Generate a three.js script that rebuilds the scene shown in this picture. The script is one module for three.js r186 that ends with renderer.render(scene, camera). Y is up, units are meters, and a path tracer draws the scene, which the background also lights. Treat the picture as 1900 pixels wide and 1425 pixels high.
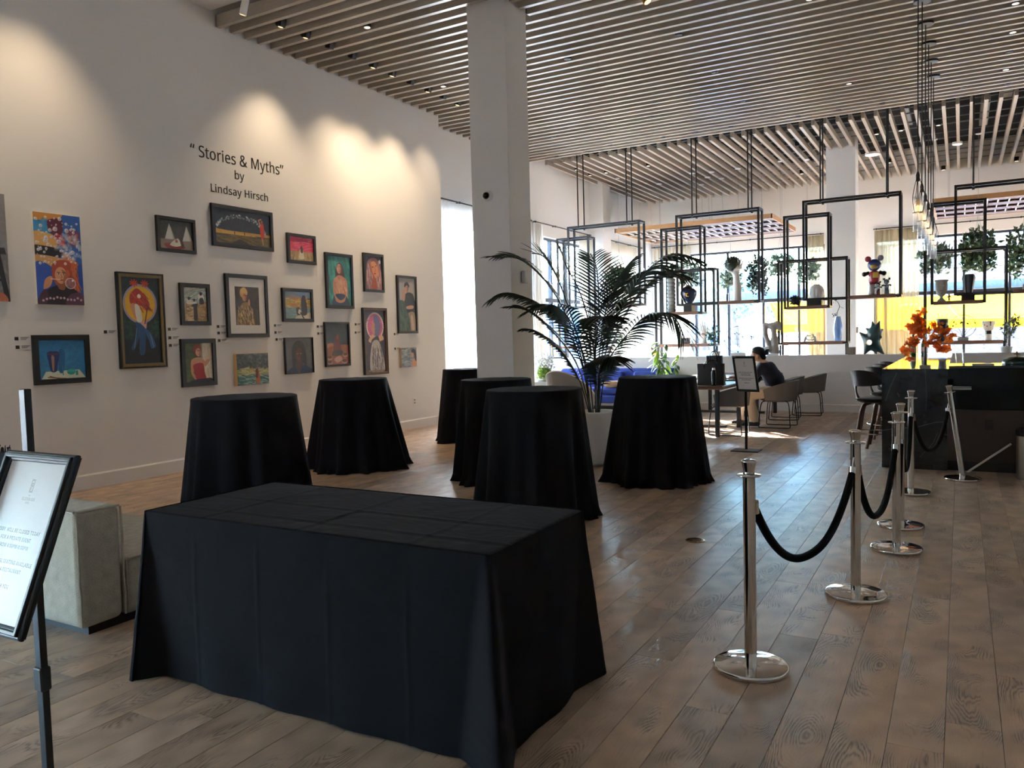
import * as THREE from 'three';
import { RoundedBoxGeometry } from 'three/addons/geometries/RoundedBoxGeometry.js';
import { mergeGeometries, mergeVertices, toCreasedNormals } from 'three/addons/utils/BufferGeometryUtils.js';
import { FontLoader } from 'three/addons/loaders/FontLoader.js';
import { TextGeometry } from 'three/addons/geometries/TextGeometry.js';
import { ImprovedNoise } from 'three/addons/math/ImprovedNoise.js';
import { MarchingCubes } from 'three/addons/objects/MarchingCubes.js';
import { Sky } from 'three/addons/objects/Sky.js';
import { RectAreaLightUniformsLib } from 'three/addons/lights/RectAreaLightUniformsLib.js';

// ---------------------------------------------------------------- camera, sky, sun, exposure
const SPOT = 9.5;   // candela of the gallery spotlights
const scene = new THREE.Scene();
const renderer = new THREE.WebGLRenderer({ antialias: true });
renderer.toneMapping = THREE.LinearToneMapping;
renderer.toneMappingExposure = 1.14;
renderer.shadowMap.enabled = true;
renderer.shadowMap.type = THREE.PCFSoftShadowMap;
RectAreaLightUniformsLib.init();
const camera = new THREE.PerspectiveCamera(51.68, 1900 / 1425, 0.05, 300);
camera.position.set(0, 1.48, 0);
camera.rotation.set(-0.05588, 0.516, -0.02679, 'YXZ');
scene.add(camera);

const sunTo = new THREE.Vector3(-1.0, 0.56, -1).normalize();      // towards the sun: low, beyond the far left windows
const sky = new Sky();
sky.scale.setScalar(1000);
sky.material.uniforms.turbidity.value = 3.2;
sky.material.uniforms.rayleigh.value = 1.6;
sky.material.uniforms.mieCoefficient.value = 0.005;
sky.material.uniforms.mieDirectionalG.value = 0.75;
sky.material.uniforms.sunPosition.value.copy(sunTo);
sky.name = 'sky';
scene.add(sky);
scene.environmentIntensity = 11;
const sun = new THREE.DirectionalLight(0xf6f6ff, 110);
sun.name = 'sun';
sun.position.copy(sunTo).multiplyScalar(40).add(new THREE.Vector3(-3, 0, -12));
sun.target.position.set(-3, 0, -12);
sun.castShadow = true;
sun.shadow.mapSize.set(4096, 4096);
Object.assign(sun.shadow.camera, { left: -22, right: 22, top: 22, bottom: -22, near: 1, far: 90 });
scene.add(sun, sun.target);
// ---------------------------------------------------------------- helpers
const V = (x, y, z) => new THREE.Vector3(x, y, z);
function rng(s) { let a = s >>> 0; return () => { a = (a + 0x6d2b79f5) | 0; let t = Math.imul(a ^ (a >>> 15), 1 | a); t = (t + Math.imul(t ^ (t >>> 7), 61 | t)) ^ t; return ((t ^ (t >>> 14)) >>> 0) / 4294967296; }; }
const noise = new ImprovedNoise();
const n3 = (x, y, z = 0) => noise.noise(x, y, z);
const lerp = THREE.MathUtils.lerp, clamp = THREE.MathUtils.clamp, sstep = THREE.MathUtils.smoothstep;
const used = {};
function numbered(n) { const k = used[n] = (used[n] ?? -1) + 1; return k ? n + '_' + String(k).padStart(3, '0') : n; }
function join(gs) {
  if (!Array.isArray(gs)) return gs;
  if (gs.length === 1) return gs[0];
  const a = gs.map((g) => { const h = g.index ? g.toNonIndexed() : g.clone(); for (const k of Object.keys(h.attributes)) if (!['position', 'normal', 'uv'].includes(k)) h.deleteAttribute(k); if (!h.attributes.uv) h.setAttribute('uv', new THREE.BufferAttribute(new Float32Array(h.attributes.position.count * 2), 2)); h.morphAttributes = {}; h.clearGroups(); return h; });
  return mergeGeometries(a, false);
}
function mesh(name, geo, mat) { const m = new THREE.Mesh(join(geo), mat); m.name = name; m.castShadow = m.receiveShadow = true; return m; }
function tag(o, label, category, group) { o.userData.label = label; o.userData.category = category; if (group) o.userData.group = group; return o; }
function thing(name, label, category, p = [0, 0, 0], turn = 0, group) {
  const o = new THREE.Group(); o.name = numbered(name); o.position.set(...p); o.rotation.y = turn; scene.add(o); return tag(o, label, category, group);
}
function single(name, label, category, geo, mat, p = [0, 0, 0], turn = 0, group) {
  const o = mesh(numbered(name), geo, mat); o.position.set(...p); o.rotation.y = turn; scene.add(o); return tag(o, label, category, group);
}
function part(name, geo, mat, parent, p, label) { const o = mesh(name, geo, mat); if (p) o.position.set(...p); parent.add(o); if (label) o.userData.label = label; return o; }
function struct(name, geo, mat) { const o = geo ? mesh(numbered(name), geo, mat) : new THREE.Group(); if (!geo) o.name = numbered(name); o.userData.kind = 'structure'; scene.add(o); return o; }
const relabel = (o, label, p, turn) => { const c = o.clone(); c.name = numbered(o.name.replace(/_\d{3}$/, '')); c.userData = { ...o.userData, label }; if (p) c.position.set(...p); if (turn !== undefined) c.rotation.y = turn; scene.add(c); return c; };

// box given by its two corners, uv in metres
function bx(x0, x1, y0, y1, z0, z1) { const g = new THREE.BoxGeometry(x1 - x0, y1 - y0, z1 - z0); uvMetres(g); g.translate((x0 + x1) / 2, (y0 + y1) / 2, (z0 + z1) / 2); return g; }
function uvMetres(g) { const p = g.attributes.position, n = g.attributes.normal, u = g.attributes.uv; for (let i = 0; i < p.count; i++) { const ax = Math.abs(n.getX(i)), ay = Math.abs(n.getY(i)), az = Math.abs(n.getZ(i)); if (ax > ay && ax > az) u.setXY(i, p.getZ(i), p.getY(i)); else if (ay > az) u.setXY(i, p.getX(i), p.getZ(i)); else u.setXY(i, p.getX(i), p.getY(i)); } return g; }
function rb(w, h, d, r = 0.005, s = 2) { return new RoundedBoxGeometry(w, h, d, s, Math.min(r, w / 2.01, h / 2.01, d / 2.01)); }
function at(g, x, y, z, rx = 0, ry = 0, rz = 0) { g.applyMatrix4(new THREE.Matrix4().compose(V(x, y, z), new THREE.Quaternion().setFromEuler(new THREE.Euler(rx, ry, rz)), V(1, 1, 1))); return g; }
function cyl(r0, r1, h, s = 24, y = 0) { const g = new THREE.CylinderGeometry(r1, r0, h, s); g.translate(0, y + h / 2, 0); return g; }
function lathe(pts, s = 40) { return new THREE.LatheGeometry(pts.map((p) => new THREE.Vector2(p[0], p[1])), s); }
function tube(pts, r, seg = 0, rs = 8, closed = false) { const c = new THREE.CatmullRomCurve3(pts.map((p) => p.isVector3 ? p : V(...p)), closed, 'centripetal'); return new THREE.TubeGeometry(c, seg || pts.length * 6, r, rs, closed); }
function bar(a, b, r, rs = 6) { const A = a.isVector3 ? a : V(...a), B = b.isVector3 ? b : V(...b), d = B.clone().sub(A), g = new THREE.CylinderGeometry(r, r, d.length(), rs); g.applyQuaternion(new THREE.Quaternion().setFromUnitVectors(V(0, 1, 0), d.normalize())); g.translate((A.x + B.x) / 2, (A.y + B.y) / 2, (A.z + B.z) / 2); return g; }
function sqbar(a, b, w) { const A = V(...a), B = V(...b), d = B.clone().sub(A), L = d.length(); const h = w / 2; const g = new THREE.BoxGeometry(Math.abs(d.x) + w, Math.abs(d.y) + w, Math.abs(d.z) + w); g.translate((A.x + B.x) / 2, (A.y + B.y) / 2, (A.z + B.z) / 2); return g; }
function ext(pts, depth, bevel = 0, holes = []) {
  const s = new THREE.Shape(pts.map((p) => new THREE.Vector2(...p)));
  for (const h of holes) s.holes.push(new THREE.Path(h.map((p) => new THREE.Vector2(...p))));
  return new THREE.ExtrudeGeometry(s, { depth, bevelEnabled: bevel > 0, bevelThickness: bevel, bevelSize: bevel, bevelOffset: -bevel, bevelSegments: 2, curveSegments: 16 });
}
// a grid surface from a function (u, v) -> [x, y, z], nu x nv cells
function surf(f, nu, nv, uvs = [1, 1]) {
  const p = [], uv = [], ix = [];
  for (let j = 0; j <= nv; j++) for (let i = 0; i <= nu; i++) { p.push(...f(i / nu, j / nv)); uv.push(i / nu * uvs[0], j / nv * uvs[1]); }
  for (let j = 0; j < nv; j++) for (let i = 0; i < nu; i++) { const a = j * (nu + 1) + i, b = a + 1, c = a + nu + 1, d = c + 1; ix.push(a, b, d, a, d, c); }
  const g = new THREE.BufferGeometry(); g.setAttribute('position', new THREE.Float32BufferAttribute(p, 3)); g.setAttribute('uv', new THREE.Float32BufferAttribute(uv, 2)); g.setIndex(ix); g.computeVertexNormals(); return g;
}
function weld(g) { g = g.clone(); g.deleteAttribute('uv'); g.deleteAttribute('normal'); g = mergeVertices(g, 1e-4); g.computeVertexNormals(); return g; }
function scaleUV(g, a, b) { const u = g.attributes.uv; for (let i = 0; i < u.count; i++) u.setXY(i, u.getX(i) * a, u.getY(i) * b); return g; }

// ---------------------------------------------------------------- textures
function dataTex(w, h, f, { srgb = true, repeat = [1, 1] } = {}) {
  const d = new Uint8Array(w * h * 4);
  for (let y = 0; y < h; y++) for (let x = 0; x < w; x++) { const c = f(x, y), o = (y * w + x) * 4; d[o] = clamp(c[0], 0, 255); d[o + 1] = clamp(c[1], 0, 255); d[o + 2] = clamp(c[2], 0, 255); d[o + 3] = 255; }
  const t = new THREE.DataTexture(d, w, h); t.wrapS = t.wrapT = THREE.RepeatWrapping; t.magFilter = THREE.LinearFilter; t.minFilter = THREE.LinearMipmapLinearFilter; t.generateMipmaps = true; if (srgb) t.colorSpace = THREE.SRGBColorSpace; t.repeat.set(...repeat); t.needsUpdate = true; return t;
}
function canvasTex(w, h, draw) { const c = document.createElement('canvas'); c.width = w; c.height = h; const x = c.getContext('2d'); draw(x, w, h); const t = new THREE.CanvasTexture(c); t.colorSpace = THREE.SRGBColorSpace; t.anisotropy = 4; return t; }
const std = (color, roughness = 0.6, o = {}) => new THREE.MeshStandardMaterial({ color, roughness, ...o });
const phy = (color, roughness = 0.6, o = {}) => new THREE.MeshPhysicalMaterial({ color, roughness, ...o });

// oak planks: four boards side by side, 2.4 m long, cathedral grain filled dark
const OAKW = 1024, OAKH = 2048, oakGrain = new Float32Array(OAKW * OAKH);
{
  const r = rng(11), B = [0, 1, 2, 3].map(() => ({ cx: (r() - 0.5) * 0.12, d: 0.012 + r() * 0.05, s: r() * 50, k: 0.0048 + r() * 0.003 }));
  for (let y = 0; y < OAKH; y++) for (let x = 0; x < OAKW; x++) {
    const q = B[x >> 8], u = ((x & 255) / 256 - 0.5) * 0.182, v = y / OAKH * 2.4, vv = v * 2 * Math.PI / 2.4;
    const cs = Math.cos(vv), sn = Math.sin(vv);
    const wob = 0.03 * n3(cs * 0.6 + q.s, sn * 0.6, 1.5) + 0.008 * n3(cs * 2 + q.s, sn * 2, u * 10);
    const dep = q.d + 0.075 * n3(cs * 0.75 + q.s, sn * 0.75, 8.1) + 0.012 * n3(cs * 2.6, sn * 2.6 + q.s, u * 16);
    const rad = Math.hypot(u - q.cx + wob, dep + 0.03);
    const ring = (rad / q.k + 0.5 * n3(u * 60, v * 3, q.s) + 0.25 * n3(u * 150, v * 8, q.s + 2) + 2) % 1;
    const patch = sstep(n3(cs * 1.6 + q.s, sn * 1.6, u * 8 + 3) + 0.25 * n3(cs * 5 + q.s, sn * 5, u * 24), -0.02, 0.38);
    const pore = n3(u * 1100, v * 22, q.s) * 0.5 + n3(u * 500, v * 9, q.s + 4) * 0.5;
    const line = Math.pow(1 - Math.abs(2 * ring - 1), 1.8) * clamp(0.75 + 0.9 * pore, 0, 1.2);
    oakGrain[y * OAKW + x] = clamp(0.75 * line * (0.1 + 0.9 * patch) + 0.3 * (pore - 0.1) * (0.4 + 0.6 * patch) + 0.12 * n3(cs * 2 + q.s, sn * 2, u * 5), 0, 1);
  }
}
const oakMap = dataTex(OAKW, OAKH, (x, y) => { const g = oakGrain[y * OAKW + x], m = 1 + 0.14 * n3(x / 130, Math.sin(y / OAKH * 6.283) * 3, Math.cos(y / OAKH * 6.283) * 3); return [lerp(196, 70, g) * m, lerp(173, 59, g) * m, lerp(150, 50, g) * m]; });
const oakBump = dataTex(OAKW, OAKH, (x, y) => { const g = 255 * (1 - oakGrain[y * OAKW + x]); return [g, g, g]; }, { srgb: false });
const streakTex = dataTex(512, 128, (x, y) => { const c = Math.cos(x / 512 * 6.283), s = Math.sin(x / 512 * 6.283); const g = 1 + 0.05 * n3(c * 2, s * 2, y * 0.35) + 0.04 * n3(c * 6, s * 6, y * 0.9); return [225 * g, 221 * g, 214 * g]; });
const heather = dataTex(512, 512, (x, y) => { const g = 1 + 0.22 * n3(x * 0.09, y * 0.5, 2) + 0.16 * n3(x * 0.6, y * 0.6, 9) + 0.08 * n3(x * 0.015, y * 0.015, 5); return [205 * g, 205 * g, 198 * g]; });
const weaveBump = dataTex(64, 64, (x, y) => { const g = 128 + 60 * Math.sin(x * 0.785) * (y & 8 ? 1 : 0.2) + 50 * Math.sin(y * 0.785) * (x & 8 ? 0.2 : 1); return [g, g, g]; }, { srgb: false });
const clothBump = dataTex(256, 256, (x, y) => { const X = Math.cos(x / 256 * 6.283), Y = Math.sin(x / 256 * 6.283), Z = Math.cos(y / 256 * 6.283), W = Math.sin(y / 256 * 6.283); const g = 128 + 90 * n3(X * 1.6 + 3, Y * 1.6 + Z * 1.6, W * 1.6) + 50 * n3(X * 4, Y * 4 + Z * 4, W * 4); return [g, g, g]; }, { srgb: false });

// ---------------------------------------------------------------- materials
const M = {
  wall: std(0xebeae7, 0.85), column: std(0xe4e2dd, 0.8), ceilWhite: std(0xe8e8e6, 0.9), plenum: std(0x0c0d0e, 0.95), trim: std(0xeeece8, 0.55),
  sub: std(0x241d17, 0.9), slat: std(0xb9a996, 0.6, { map: streakTex }), slatEnd: std(0x8d7f70, 0.7),
  black: std(0x0b0c0f, 0.5), blackMetal: std(0x16171b, 0.38, { metalness: 0.3 }), blackGloss: std(0x090a0d, 0.15), frameSteel: std(0x0a0a0d, 0.5),
  chrome: std(0xd6d4cf, 0.09, { metalness: 1 }), brushed: std(0xb5b2ac, 0.28, { metalness: 1 }), brass: std(0xb0894a, 0.25, { metalness: 1 }), gold: std(0xc89a4a, 0.2, { metalness: 1 }),
  cloth: phy(0x0d0c11, 0.92, { specularIntensity: 0.35, sheen: 0.06, sheenRoughness: 0.6, sheenColor: 0x40404a, bumpMap: clothBump, bumpScale: 0.004 }),
  velvet: phy(0x050608, 0.95, { specularIntensity: 0.4, sheen: 0.06, sheenColor: 0x30323c, sheenRoughness: 0.5 }),
  sofa: phy(0xe6e0d2, 0.95, { map: heather, sheen: 0.15, sheenColor: 0xffffff, sheenRoughness: 0.7, bumpMap: heather, bumpScale: 0.0015 }),
  walnut: std(0x6d4a39, 0.5, { map: streakTex }), walnutDark: std(0x3a2a24, 0.45, { map: streakTex }), oakWarm: std(0xb98a5c, 0.55, { map: streakTex }),
  white: std(0xe9e7e3, 0.6), ceramic: std(0xe2dfd8, 0.35), matteGrey: std(0x8d8b86, 0.75), stone: std(0xa8a49d, 0.8), dark: std(0x1b1c22, 0.6),
  winFrame: std(0x2c2f38, 0.45, { metalness: 0.3 }), pane: phy(0xffffff, 0, { transmission: 1, thickness: 0, ior: 1.45 }),
  pendantGlass: phy(0xe6eef6, 0.2, { transmission: 0.78, thickness: 0, ior: 1.5 }), treeLeaf: phy(0xb4c8bc, 0.7, { transmission: 0.4, thickness: 0 }),
  gauze: phy(0xa3967a, 0.66, { transmission: 0.5, thickness: 0 }), boardBrown: std(0x64442e, 0.55, { map: streakTex }),
  glass: phy(0xffffff, 0.02, { transmission: 1, thickness: 0, ior: 1.45 }), blueGlass: phy(0xbcd2ea, 0.12, { transmission: 0.75, thickness: 0, ior: 1.5 }),
  sheer: phy(0xf1efe9, 1.0, { transmission: 0.55, thickness: 0 }), drape: phy(0xcfc6b4, 0.85, { transmission: 0.35, thickness: 0 }),
  leafDark: phy(0x16281b, 0.45, { transmission: 0.12, thickness: 0 }), leaf: phy(0x3d5a33, 0.5, { transmission: 0.25, thickness: 0 }), leafLight: phy(0x86a63c, 0.5, { transmission: 0.4, thickness: 0 }), leafGrey: phy(0x6e8272, 0.6, { transmission: 0.3, thickness: 0 }),
  soil: std(0x2a211b, 0.95), potWhite: std(0xf0eee8, 0.7), blueVelvet: phy(0x16307e, 0.8, { sheen: 0.6, sheenColor: 0x5b7fe0, sheenRoughness: 0.4 }), greyFabric: phy(0x8b8886, 0.9, { sheen: 0.2, sheenColor: 0xffffff }),
  chairShell: std(0x66635f, 0.8), leather: std(0x17181d, 0.42), wireGrey: std(0x8c8f92, 0.5), led: std(0xffffff, 0.6, { emissive: 0xfff6ea, emissiveIntensity: 1.2 }),
  bulb: std(0xffe4b0, 0.4, { emissive: 0xffc877, emissiveIntensity: 0.9 }),
};
const font = await new FontLoader().loadAsync('fonts/droid/droid_sans_regular.typeface.json');
function textGeo(s, size, depth, centre = false) { const g = new TextGeometry(s, { font, size, depth, curveSegments: 5, bevelEnabled: false }); if (centre) { g.computeBoundingBox(); const b = g.boundingBox; g.translate(-(b.min.x + b.max.x) / 2, 0, 0); } return g; }
// ---------------------------------------------------------------- the room: floor, walls, ceiling
const XW = -8.182, XR = -8.6, ZF = -23.53, XE = 6.2, ZB = 4.2, HC = 5.5;
camera.updateMatrixWorld(); camera.updateProjectionMatrix();
const floor = struct('floor', bx(XR - 0.3, XE + 0.3, -0.25, -0.012, ZF - 0.3, ZB + 0.3), M.sub);
{
  const r = rng(5), tints = [[0.84, 0.78, 0.72], [1.0, 0.94, 0.88], [0.95, 0.87, 0.77], [0.72, 0.67, 0.62], [1.0, 0.9, 0.79]];
  const mats = tints.map((t) => new THREE.MeshStandardMaterial({ color: new THREE.Color().setRGB(...t), map: oakMap, roughness: 0.34, bumpMap: oakBump, bumpScale: 0.0012 }));
  const W = 0.182, lens = [1.45, 1.8, 2.15], geos = [];
  for (const L of lens) for (let b = 0; b < 4; b++) for (let k = 0; k < 2; k++) {
    const c = 0.0012, w = W / 2 - 0.0009, l = L / 2 - 0.0009;
    const s = ext([[-w, -l], [w, -l], [w, l], [-w, l]], 0.0108 - 2 * c, c); s.rotateX(Math.PI / 2);
    const p = s.attributes.position, u = s.attributes.uv, off = r() * 2.4; for (let i = 0; i < p.count; i++) { p.setY(i, p.getY(i) - c); u.setXY(i, (b + 0.03 + 0.94 * (p.getX(i) / W + 0.5)) / 4, (p.getZ(i) + off) / 2.4); }
    geos.push({ g: s, L });
  }
  const all = [];
  for (let x = XR + W / 2; x < XE; x += W) {
    let z = ZB + r() * 1.8;
    while (z > ZF) { const q = geos[Math.floor(r() * geos.length)]; const zc = z - q.L / 2; z -= q.L; if (zc < ZF + q.L / 2 || zc > ZB - q.L / 2 - 0 || (x < XW && zc > -12)) continue; all.push({ q, x, z: zc, m: Math.floor(r() * mats.length) }); }
  }
  const v = V(0, 0, 0);
  for (const a of all) { a.w = 0; for (const dz of [-0.5, 0, 0.5]) { v.set(a.x, 0, a.z + dz * a.q.L).project(camera); const d = Math.hypot(a.x, a.z); if (v.z < 1 && Math.abs(v.x) < 1.03 && Math.abs(v.y) < 1.05 && a.z > -15.6) a.w = Math.max(a.w, 1 / d ** 3); } }
  all.sort((a, b) => b.w - a.w);
  all.slice(0, 300).forEach((a) => { const o = part('plank', a.q.g, mats[a.m], floor, [a.x, 0, a.z]); o.name = numbered('plank'); });
  const gs = all.slice(300).map((a) => { const g = a.q.g.index ? a.q.g.toNonIndexed() : a.q.g.clone(); g.clearGroups(); g.translate(a.x, 0, a.z); return g; });
  const g = mergeGeometries(gs, true); g.groups.forEach((q, i) => { q.materialIndex = all[300 + i].m; });
  const rest = part('planks', g, mats, floor); rest.userData.kind = 'stuff';
}
// walls built round their openings; along 'x' (t = z range) or along 'z' (t = x range)
function wallBoxes(axis, t0, t1, a0, a1, y0, y1, holes) {
  const out = [], put = (a, b, c, d) => { if (b - a > 1e-4 && d - c > 1e-4) out.push(axis === 'x' ? bx(a, b, c, d, t0, t1) : bx(t0, t1, c, d, a, b)); };
  let a = a0;
  for (const [h0, h1, v0, v1] of holes.sort((p, q) => p[0] - q[0])) { put(a, h0, y0, y1); put(h0, h1, y0, v0); put(h0, h1, v1, y1); a = h1; }
  put(a, a1, y0, y1); return out;
}
const WIN_Y = [0.32, 3.9];
const winFarA = [-8.2, -3.3, ...WIN_Y], winFarB = [-2.05, 5.6, ...WIN_Y];
const winL1 = [-15.95, -12.5, ...WIN_Y], winL2 = [-19.45, -16.6, ...WIN_Y], winL3 = [-23.2, -20.3, ...WIN_Y];
const winEntry = [-0.6, 2.4, 0.1, 2.0];
struct('wall_left', [...wallBoxes('z', XR, XW, -12.0, ZB, 0, 6.2, [winEntry.slice()]), ...wallBoxes('z', XR - 0.3, XR, -12.3, ZB + 0.3, -0.2, 6.2, [winEntry.slice()])], M.wall);
struct('wall_left', wallBoxes('z', XR - 0.3, XR, ZF - 0.3, -12.3, -0.2, 6.2, [winL1, winL2, winL3]), M.wall);
struct('wall_far', wallBoxes('x', ZF - 0.3, ZF, XR, XE + 0.3, -0.2, 6.2, [winFarA, winFarB]), M.wall);
struct('wall_right', bx(XE, XE + 0.3, -0.2, 6.2, ZF, ZB + 0.3), M.wall);
struct('wall_front', bx(XR, XE, -0.2, 6.2, ZB, ZB + 0.3), M.wall);
struct('pilaster', [bx(XR, -8.22, 0, 5.9, -20.1, -19.59)], M.wall);
struct('pilaster', [bx(XR, -8.3, 0, 5.9, ZF, -23.3)], M.wall);
const halfWall = struct('half_wall', [bx(XR, XE, 0, 1.025, -15.7, -15.45)], M.wall);
part('cap', bx(XR, XE, 1.025, 1.045, -15.71, -15.44), M.trim, halfWall);
struct('column', [at(rb(0.53, 5.95, 0.54, 0.008), -5.005, 2.975, -8.68)], M.column);
struct('column', [at(rb(0.61, 5.95, 0.55, 0.008), -2.34, 2.975, -19.4)], M.column);
const skirt = (x0, x1, z0, z1) => [bx(x0, x1, 0, 0.135, z0, z1)];
struct('baseboard_left', [ext([[0, 0], [0.016, 0], [0.016, 0.14], [0.008, 0.155], [0, 0.155]], 12 + ZB).rotateY(0).translate(XW, 0, -12)], M.trim);
struct('baseboard_half_wall', [ext([[0, 0], [0.016, 0], [0.016, 0.13], [0.006, 0.145], [0, 0.145]], XE - XR).rotateY(-Math.PI / 2).translate(XE, 0, -15.45)], M.trim);

// ceiling: dark plenum, white soffit near the entrance, oak slats in two directions
const ceiling = struct('ceiling', [bx(XR - 0.3, XE + 0.3, 6.2, 6.4, ZF - 0.3, ZB + 0.3)], M.plenum);
struct('ceiling_soffit', [bx(XW, XE, 5.69, 6.2, -7.05, ZB)], M.ceilWhite);
const slatSide = [];
{
  const r = rng(21), mats = [0xb8ada0, 0xbfb4a8, 0xb0a598].map((c) => std(c, 0.32, { map: streakTex }));
  const slat = (x0, x1, z0, z1, y1) => { const g = bx(x0, x1, HC, y1, z0, z1); const alongX = x1 - x0 > z1 - z0, u = g.attributes.uv, o = r() * 9; if (!alongX) { const p = g.attributes.position; for (let i = 0; i < u.count; i++) u.setXY(i, p.getZ(i), p.getX(i) + p.getY(i)); } for (let i = 0; i < u.count; i++) u.setXY(i, u.getX(i) * 0.7 + o, u.getY(i) * 3 + o); const m = part('slat', g, mats[Math.floor(r() * 3)], ceiling); m.name = numbered('slat'); };
  for (let k = 0; k < 41; k++) {
    const z1 = -7.105 - k * 0.2258, z0 = z1 - 0.06, xl = (z1 < -12 ? XR : XW) + 0.012, y1 = HC + (k ? 0.115 : 0.15);
    const j = -5.9 + ((k * 7) % 5) * 1.1 + r() * 0.3;
    if (z0 < -8.37 && z1 > -8.99) { slat(xl, -5.31, z0, z1, y1); slat(-4.70, XE - 0.01, z0, z1, y1); } else { slat(xl, j - 0.001, z0, z1, y1); slat(j + 0.001, XE - 0.01, z0, z1, y1); }
  }
  for (let k = -41; k < 24; k++) { const x = 0.825 + k * 0.2245; if (x < -8.55) continue; const inPil = x < -8.22, z0 = ZF + 0.02; if (inPil) { slat(x - 0.03, x + 0.03, -19.57, -16.65, HC + 0.115); slat(x - 0.03, x + 0.03, z0 + 0.25, -20.12, HC + 0.115); } else if (x > -2.68 && x < -2.0) { slat(x - 0.03, x + 0.03, -19.1, -16.65, HC + 0.115); slat(x - 0.03, x + 0.03, z0, -19.7, HC + 0.115); } else slat(x - 0.03, x + 0.03, z0, -16.65, HC + 0.115); }
  for (const x of [-7, -4.4, -1.6, 1.4, 4.2]) part('rail', bx(x - 0.02, x + 0.02, HC + 0.16, HC + 0.2, -16.3, -7.1), M.black, ceiling);
  for (const z of [-17.4, -18.7, -20.1, -21.5, -22.8]) { part('rail', bx(XR + 0.02, XE - 0.02, HC + 0.125, HC + 0.15, z - 0.015, z + 0.015), M.wireGrey, ceiling); part('conduit', at(cyl(0.012, 0.012, XE - XR - 0.1, 8), XE - 0.05, HC + 0.35, z - 0.4, 0, 0, Math.PI / 2), M.wireGrey, ceiling); }
  for (const [x, z, l] of [[-1.0, -18.6, 1.6], [0.4, -19.3, 2.2], [0.75, -17.6, 1.2], [1.6, -20.2, 2], [-3.2, -21, 2.4]]) part('duct', at(rb(0.16, 0.12, l, 0.01), x, HC + 0.42, z), M.brushed, ceiling);
}

// windows: dark frames, panes, each pane its own part
function windowUnit(axis, t, hole, mull, upMull) {
  const w = struct('window_' + (windowUnit.n = (windowUnit.n ?? 0) + 1)), [a0, a1, y0, y1] = hole, ty = y1 > 3 ? 2.41 : y0 + 1.2, d = 0.05;
  const box = (a, b, c, e, dd = d) => axis === 'x' ? bx(a, b, c, e, t - dd, t + dd) : bx(t - dd, t + dd, c, e, a, b);
  part('frame', [box(a0, a1, y0, y0 + 0.06), box(a0, a1, y1 - 0.06, y1), box(a0, a0 + 0.06, y0, y1), box(a1 - 0.06, a1, y0, y1)], M.winFrame, w);
  part('transom', box(a0 + 0.06, a1 - 0.06, ty - 0.045, ty + 0.045, 0.06), M.winFrame, w);
  const rows = [[y0 + 0.06, ty - 0.045, mull], [ty + 0.045, y1 - 0.06, upMull]];
  for (const [c, e, ms] of rows) {
    const xs = [a0 + 0.06, ...ms, a1 - 0.06];
    ms.forEach((m) => part('mullion', box(m - 0.03, m + 0.03, c, e), M.winFrame, w));
    for (let i = 0; i < xs.length - 1; i++) part('pane', box(xs[i] + (i ? 0.03 : 0), xs[i + 1] - (i < xs.length - 2 ? 0.03 : 0), c, e, 0.0015), M.pane, w);
  }
  return w;
}
windowUnit('x', ZF - 0.15, winFarA, [-6.96, -5.98, -4.98, -4.0], [-6.0, -4.0]);
windowUnit('x', ZF - 0.15, winFarB, [-1.78, -0.83, 0.06, 1.06, 2.05, 3.05, 4.05, 5.0], [-0.83, 0.06, 1.06, 2.05, 3.05, 4.05]);
windowUnit('z', XR - 0.15, winL1, [-14.7, -13.5], [-14.7, -13.5]);
windowUnit('z', XR - 0.15, winL2, [-18.3, -17.45], [-18.3, -17.45]);
windowUnit('z', XR - 0.15, winL3, [-22.75, -21.5], [-22.75, -21.5]);
windowUnit('z', XR - 0.15, winEntry, [0.4, 1.4], [0.4, 1.4]);

// curtains: pleated sheers hanging from a rod with ring brackets
function curtain(axis, t, a0, a1, label, mat, seed, amp = 0.035, y1 = 4.13, y0 = 0.05) {
  const r = rng(seed), L = Math.abs(a1 - a0), n = Math.round(L / 0.11), ph = r() * 9;
  const g = surf((u, v) => { const a = lerp(a0, a1, u) + 0.012 * Math.sin(v * 5 + u * 30), w = Math.sin(u * n * 6.283 + 0.6 * Math.sin(u * 17 + ph)) * amp * (0.55 + 0.45 * (1 - v)) + 0.02 * Math.sin(u * 9 + v * 2 + ph); const y = lerp(y0, y1, v); return axis === 'x' ? [a, y, t + w] : [t + w, y, a]; }, n * 8, 14);
  const c = single('curtain', label, 'curtain', g, mat); return c;
}
function rod(axis, t, a0, a1, label) {
  const P = (a, y, o = 0) => axis === 'x' ? V(a, y, t + o) : V(t + o, y, a), wallSide = axis === 'x' ? -1 : -1;
  const o = thing('curtain_rod', label, 'curtain rod');
  part('rod', bar(P(a0, 4.165), P(a1, 4.165), 0.014, 10), M.black, o);
  const n = Math.max(2, Math.round(Math.abs(a1 - a0) / 1.1) + 1);
  for (let i = 0; i < n; i++) { const a = lerp(a0 + 0.08 * Math.sign(a1 - a0), a1 - 0.08 * Math.sign(a1 - a0), i / (n - 1)); part('bracket', [bar(P(a, 4.165), P(a, 4.165, -0.085), 0.011), new THREE.SphereGeometry(0.024, 12, 8).translate(...P(a, 4.165).toArray())], M.black, o); }
}
rod('z', XR + 0.1, -16.1, -12.06, 'black curtain rod over the sheer curtains just past the gallery wall');
rod('z', XR + 0.1, -19.42, -16.2, 'black curtain rod above the bare side window behind the palm');
rod('z', XR + 0.1, -23.3, -20.3, 'black curtain rod on the side wall beyond the white pilaster');
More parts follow.
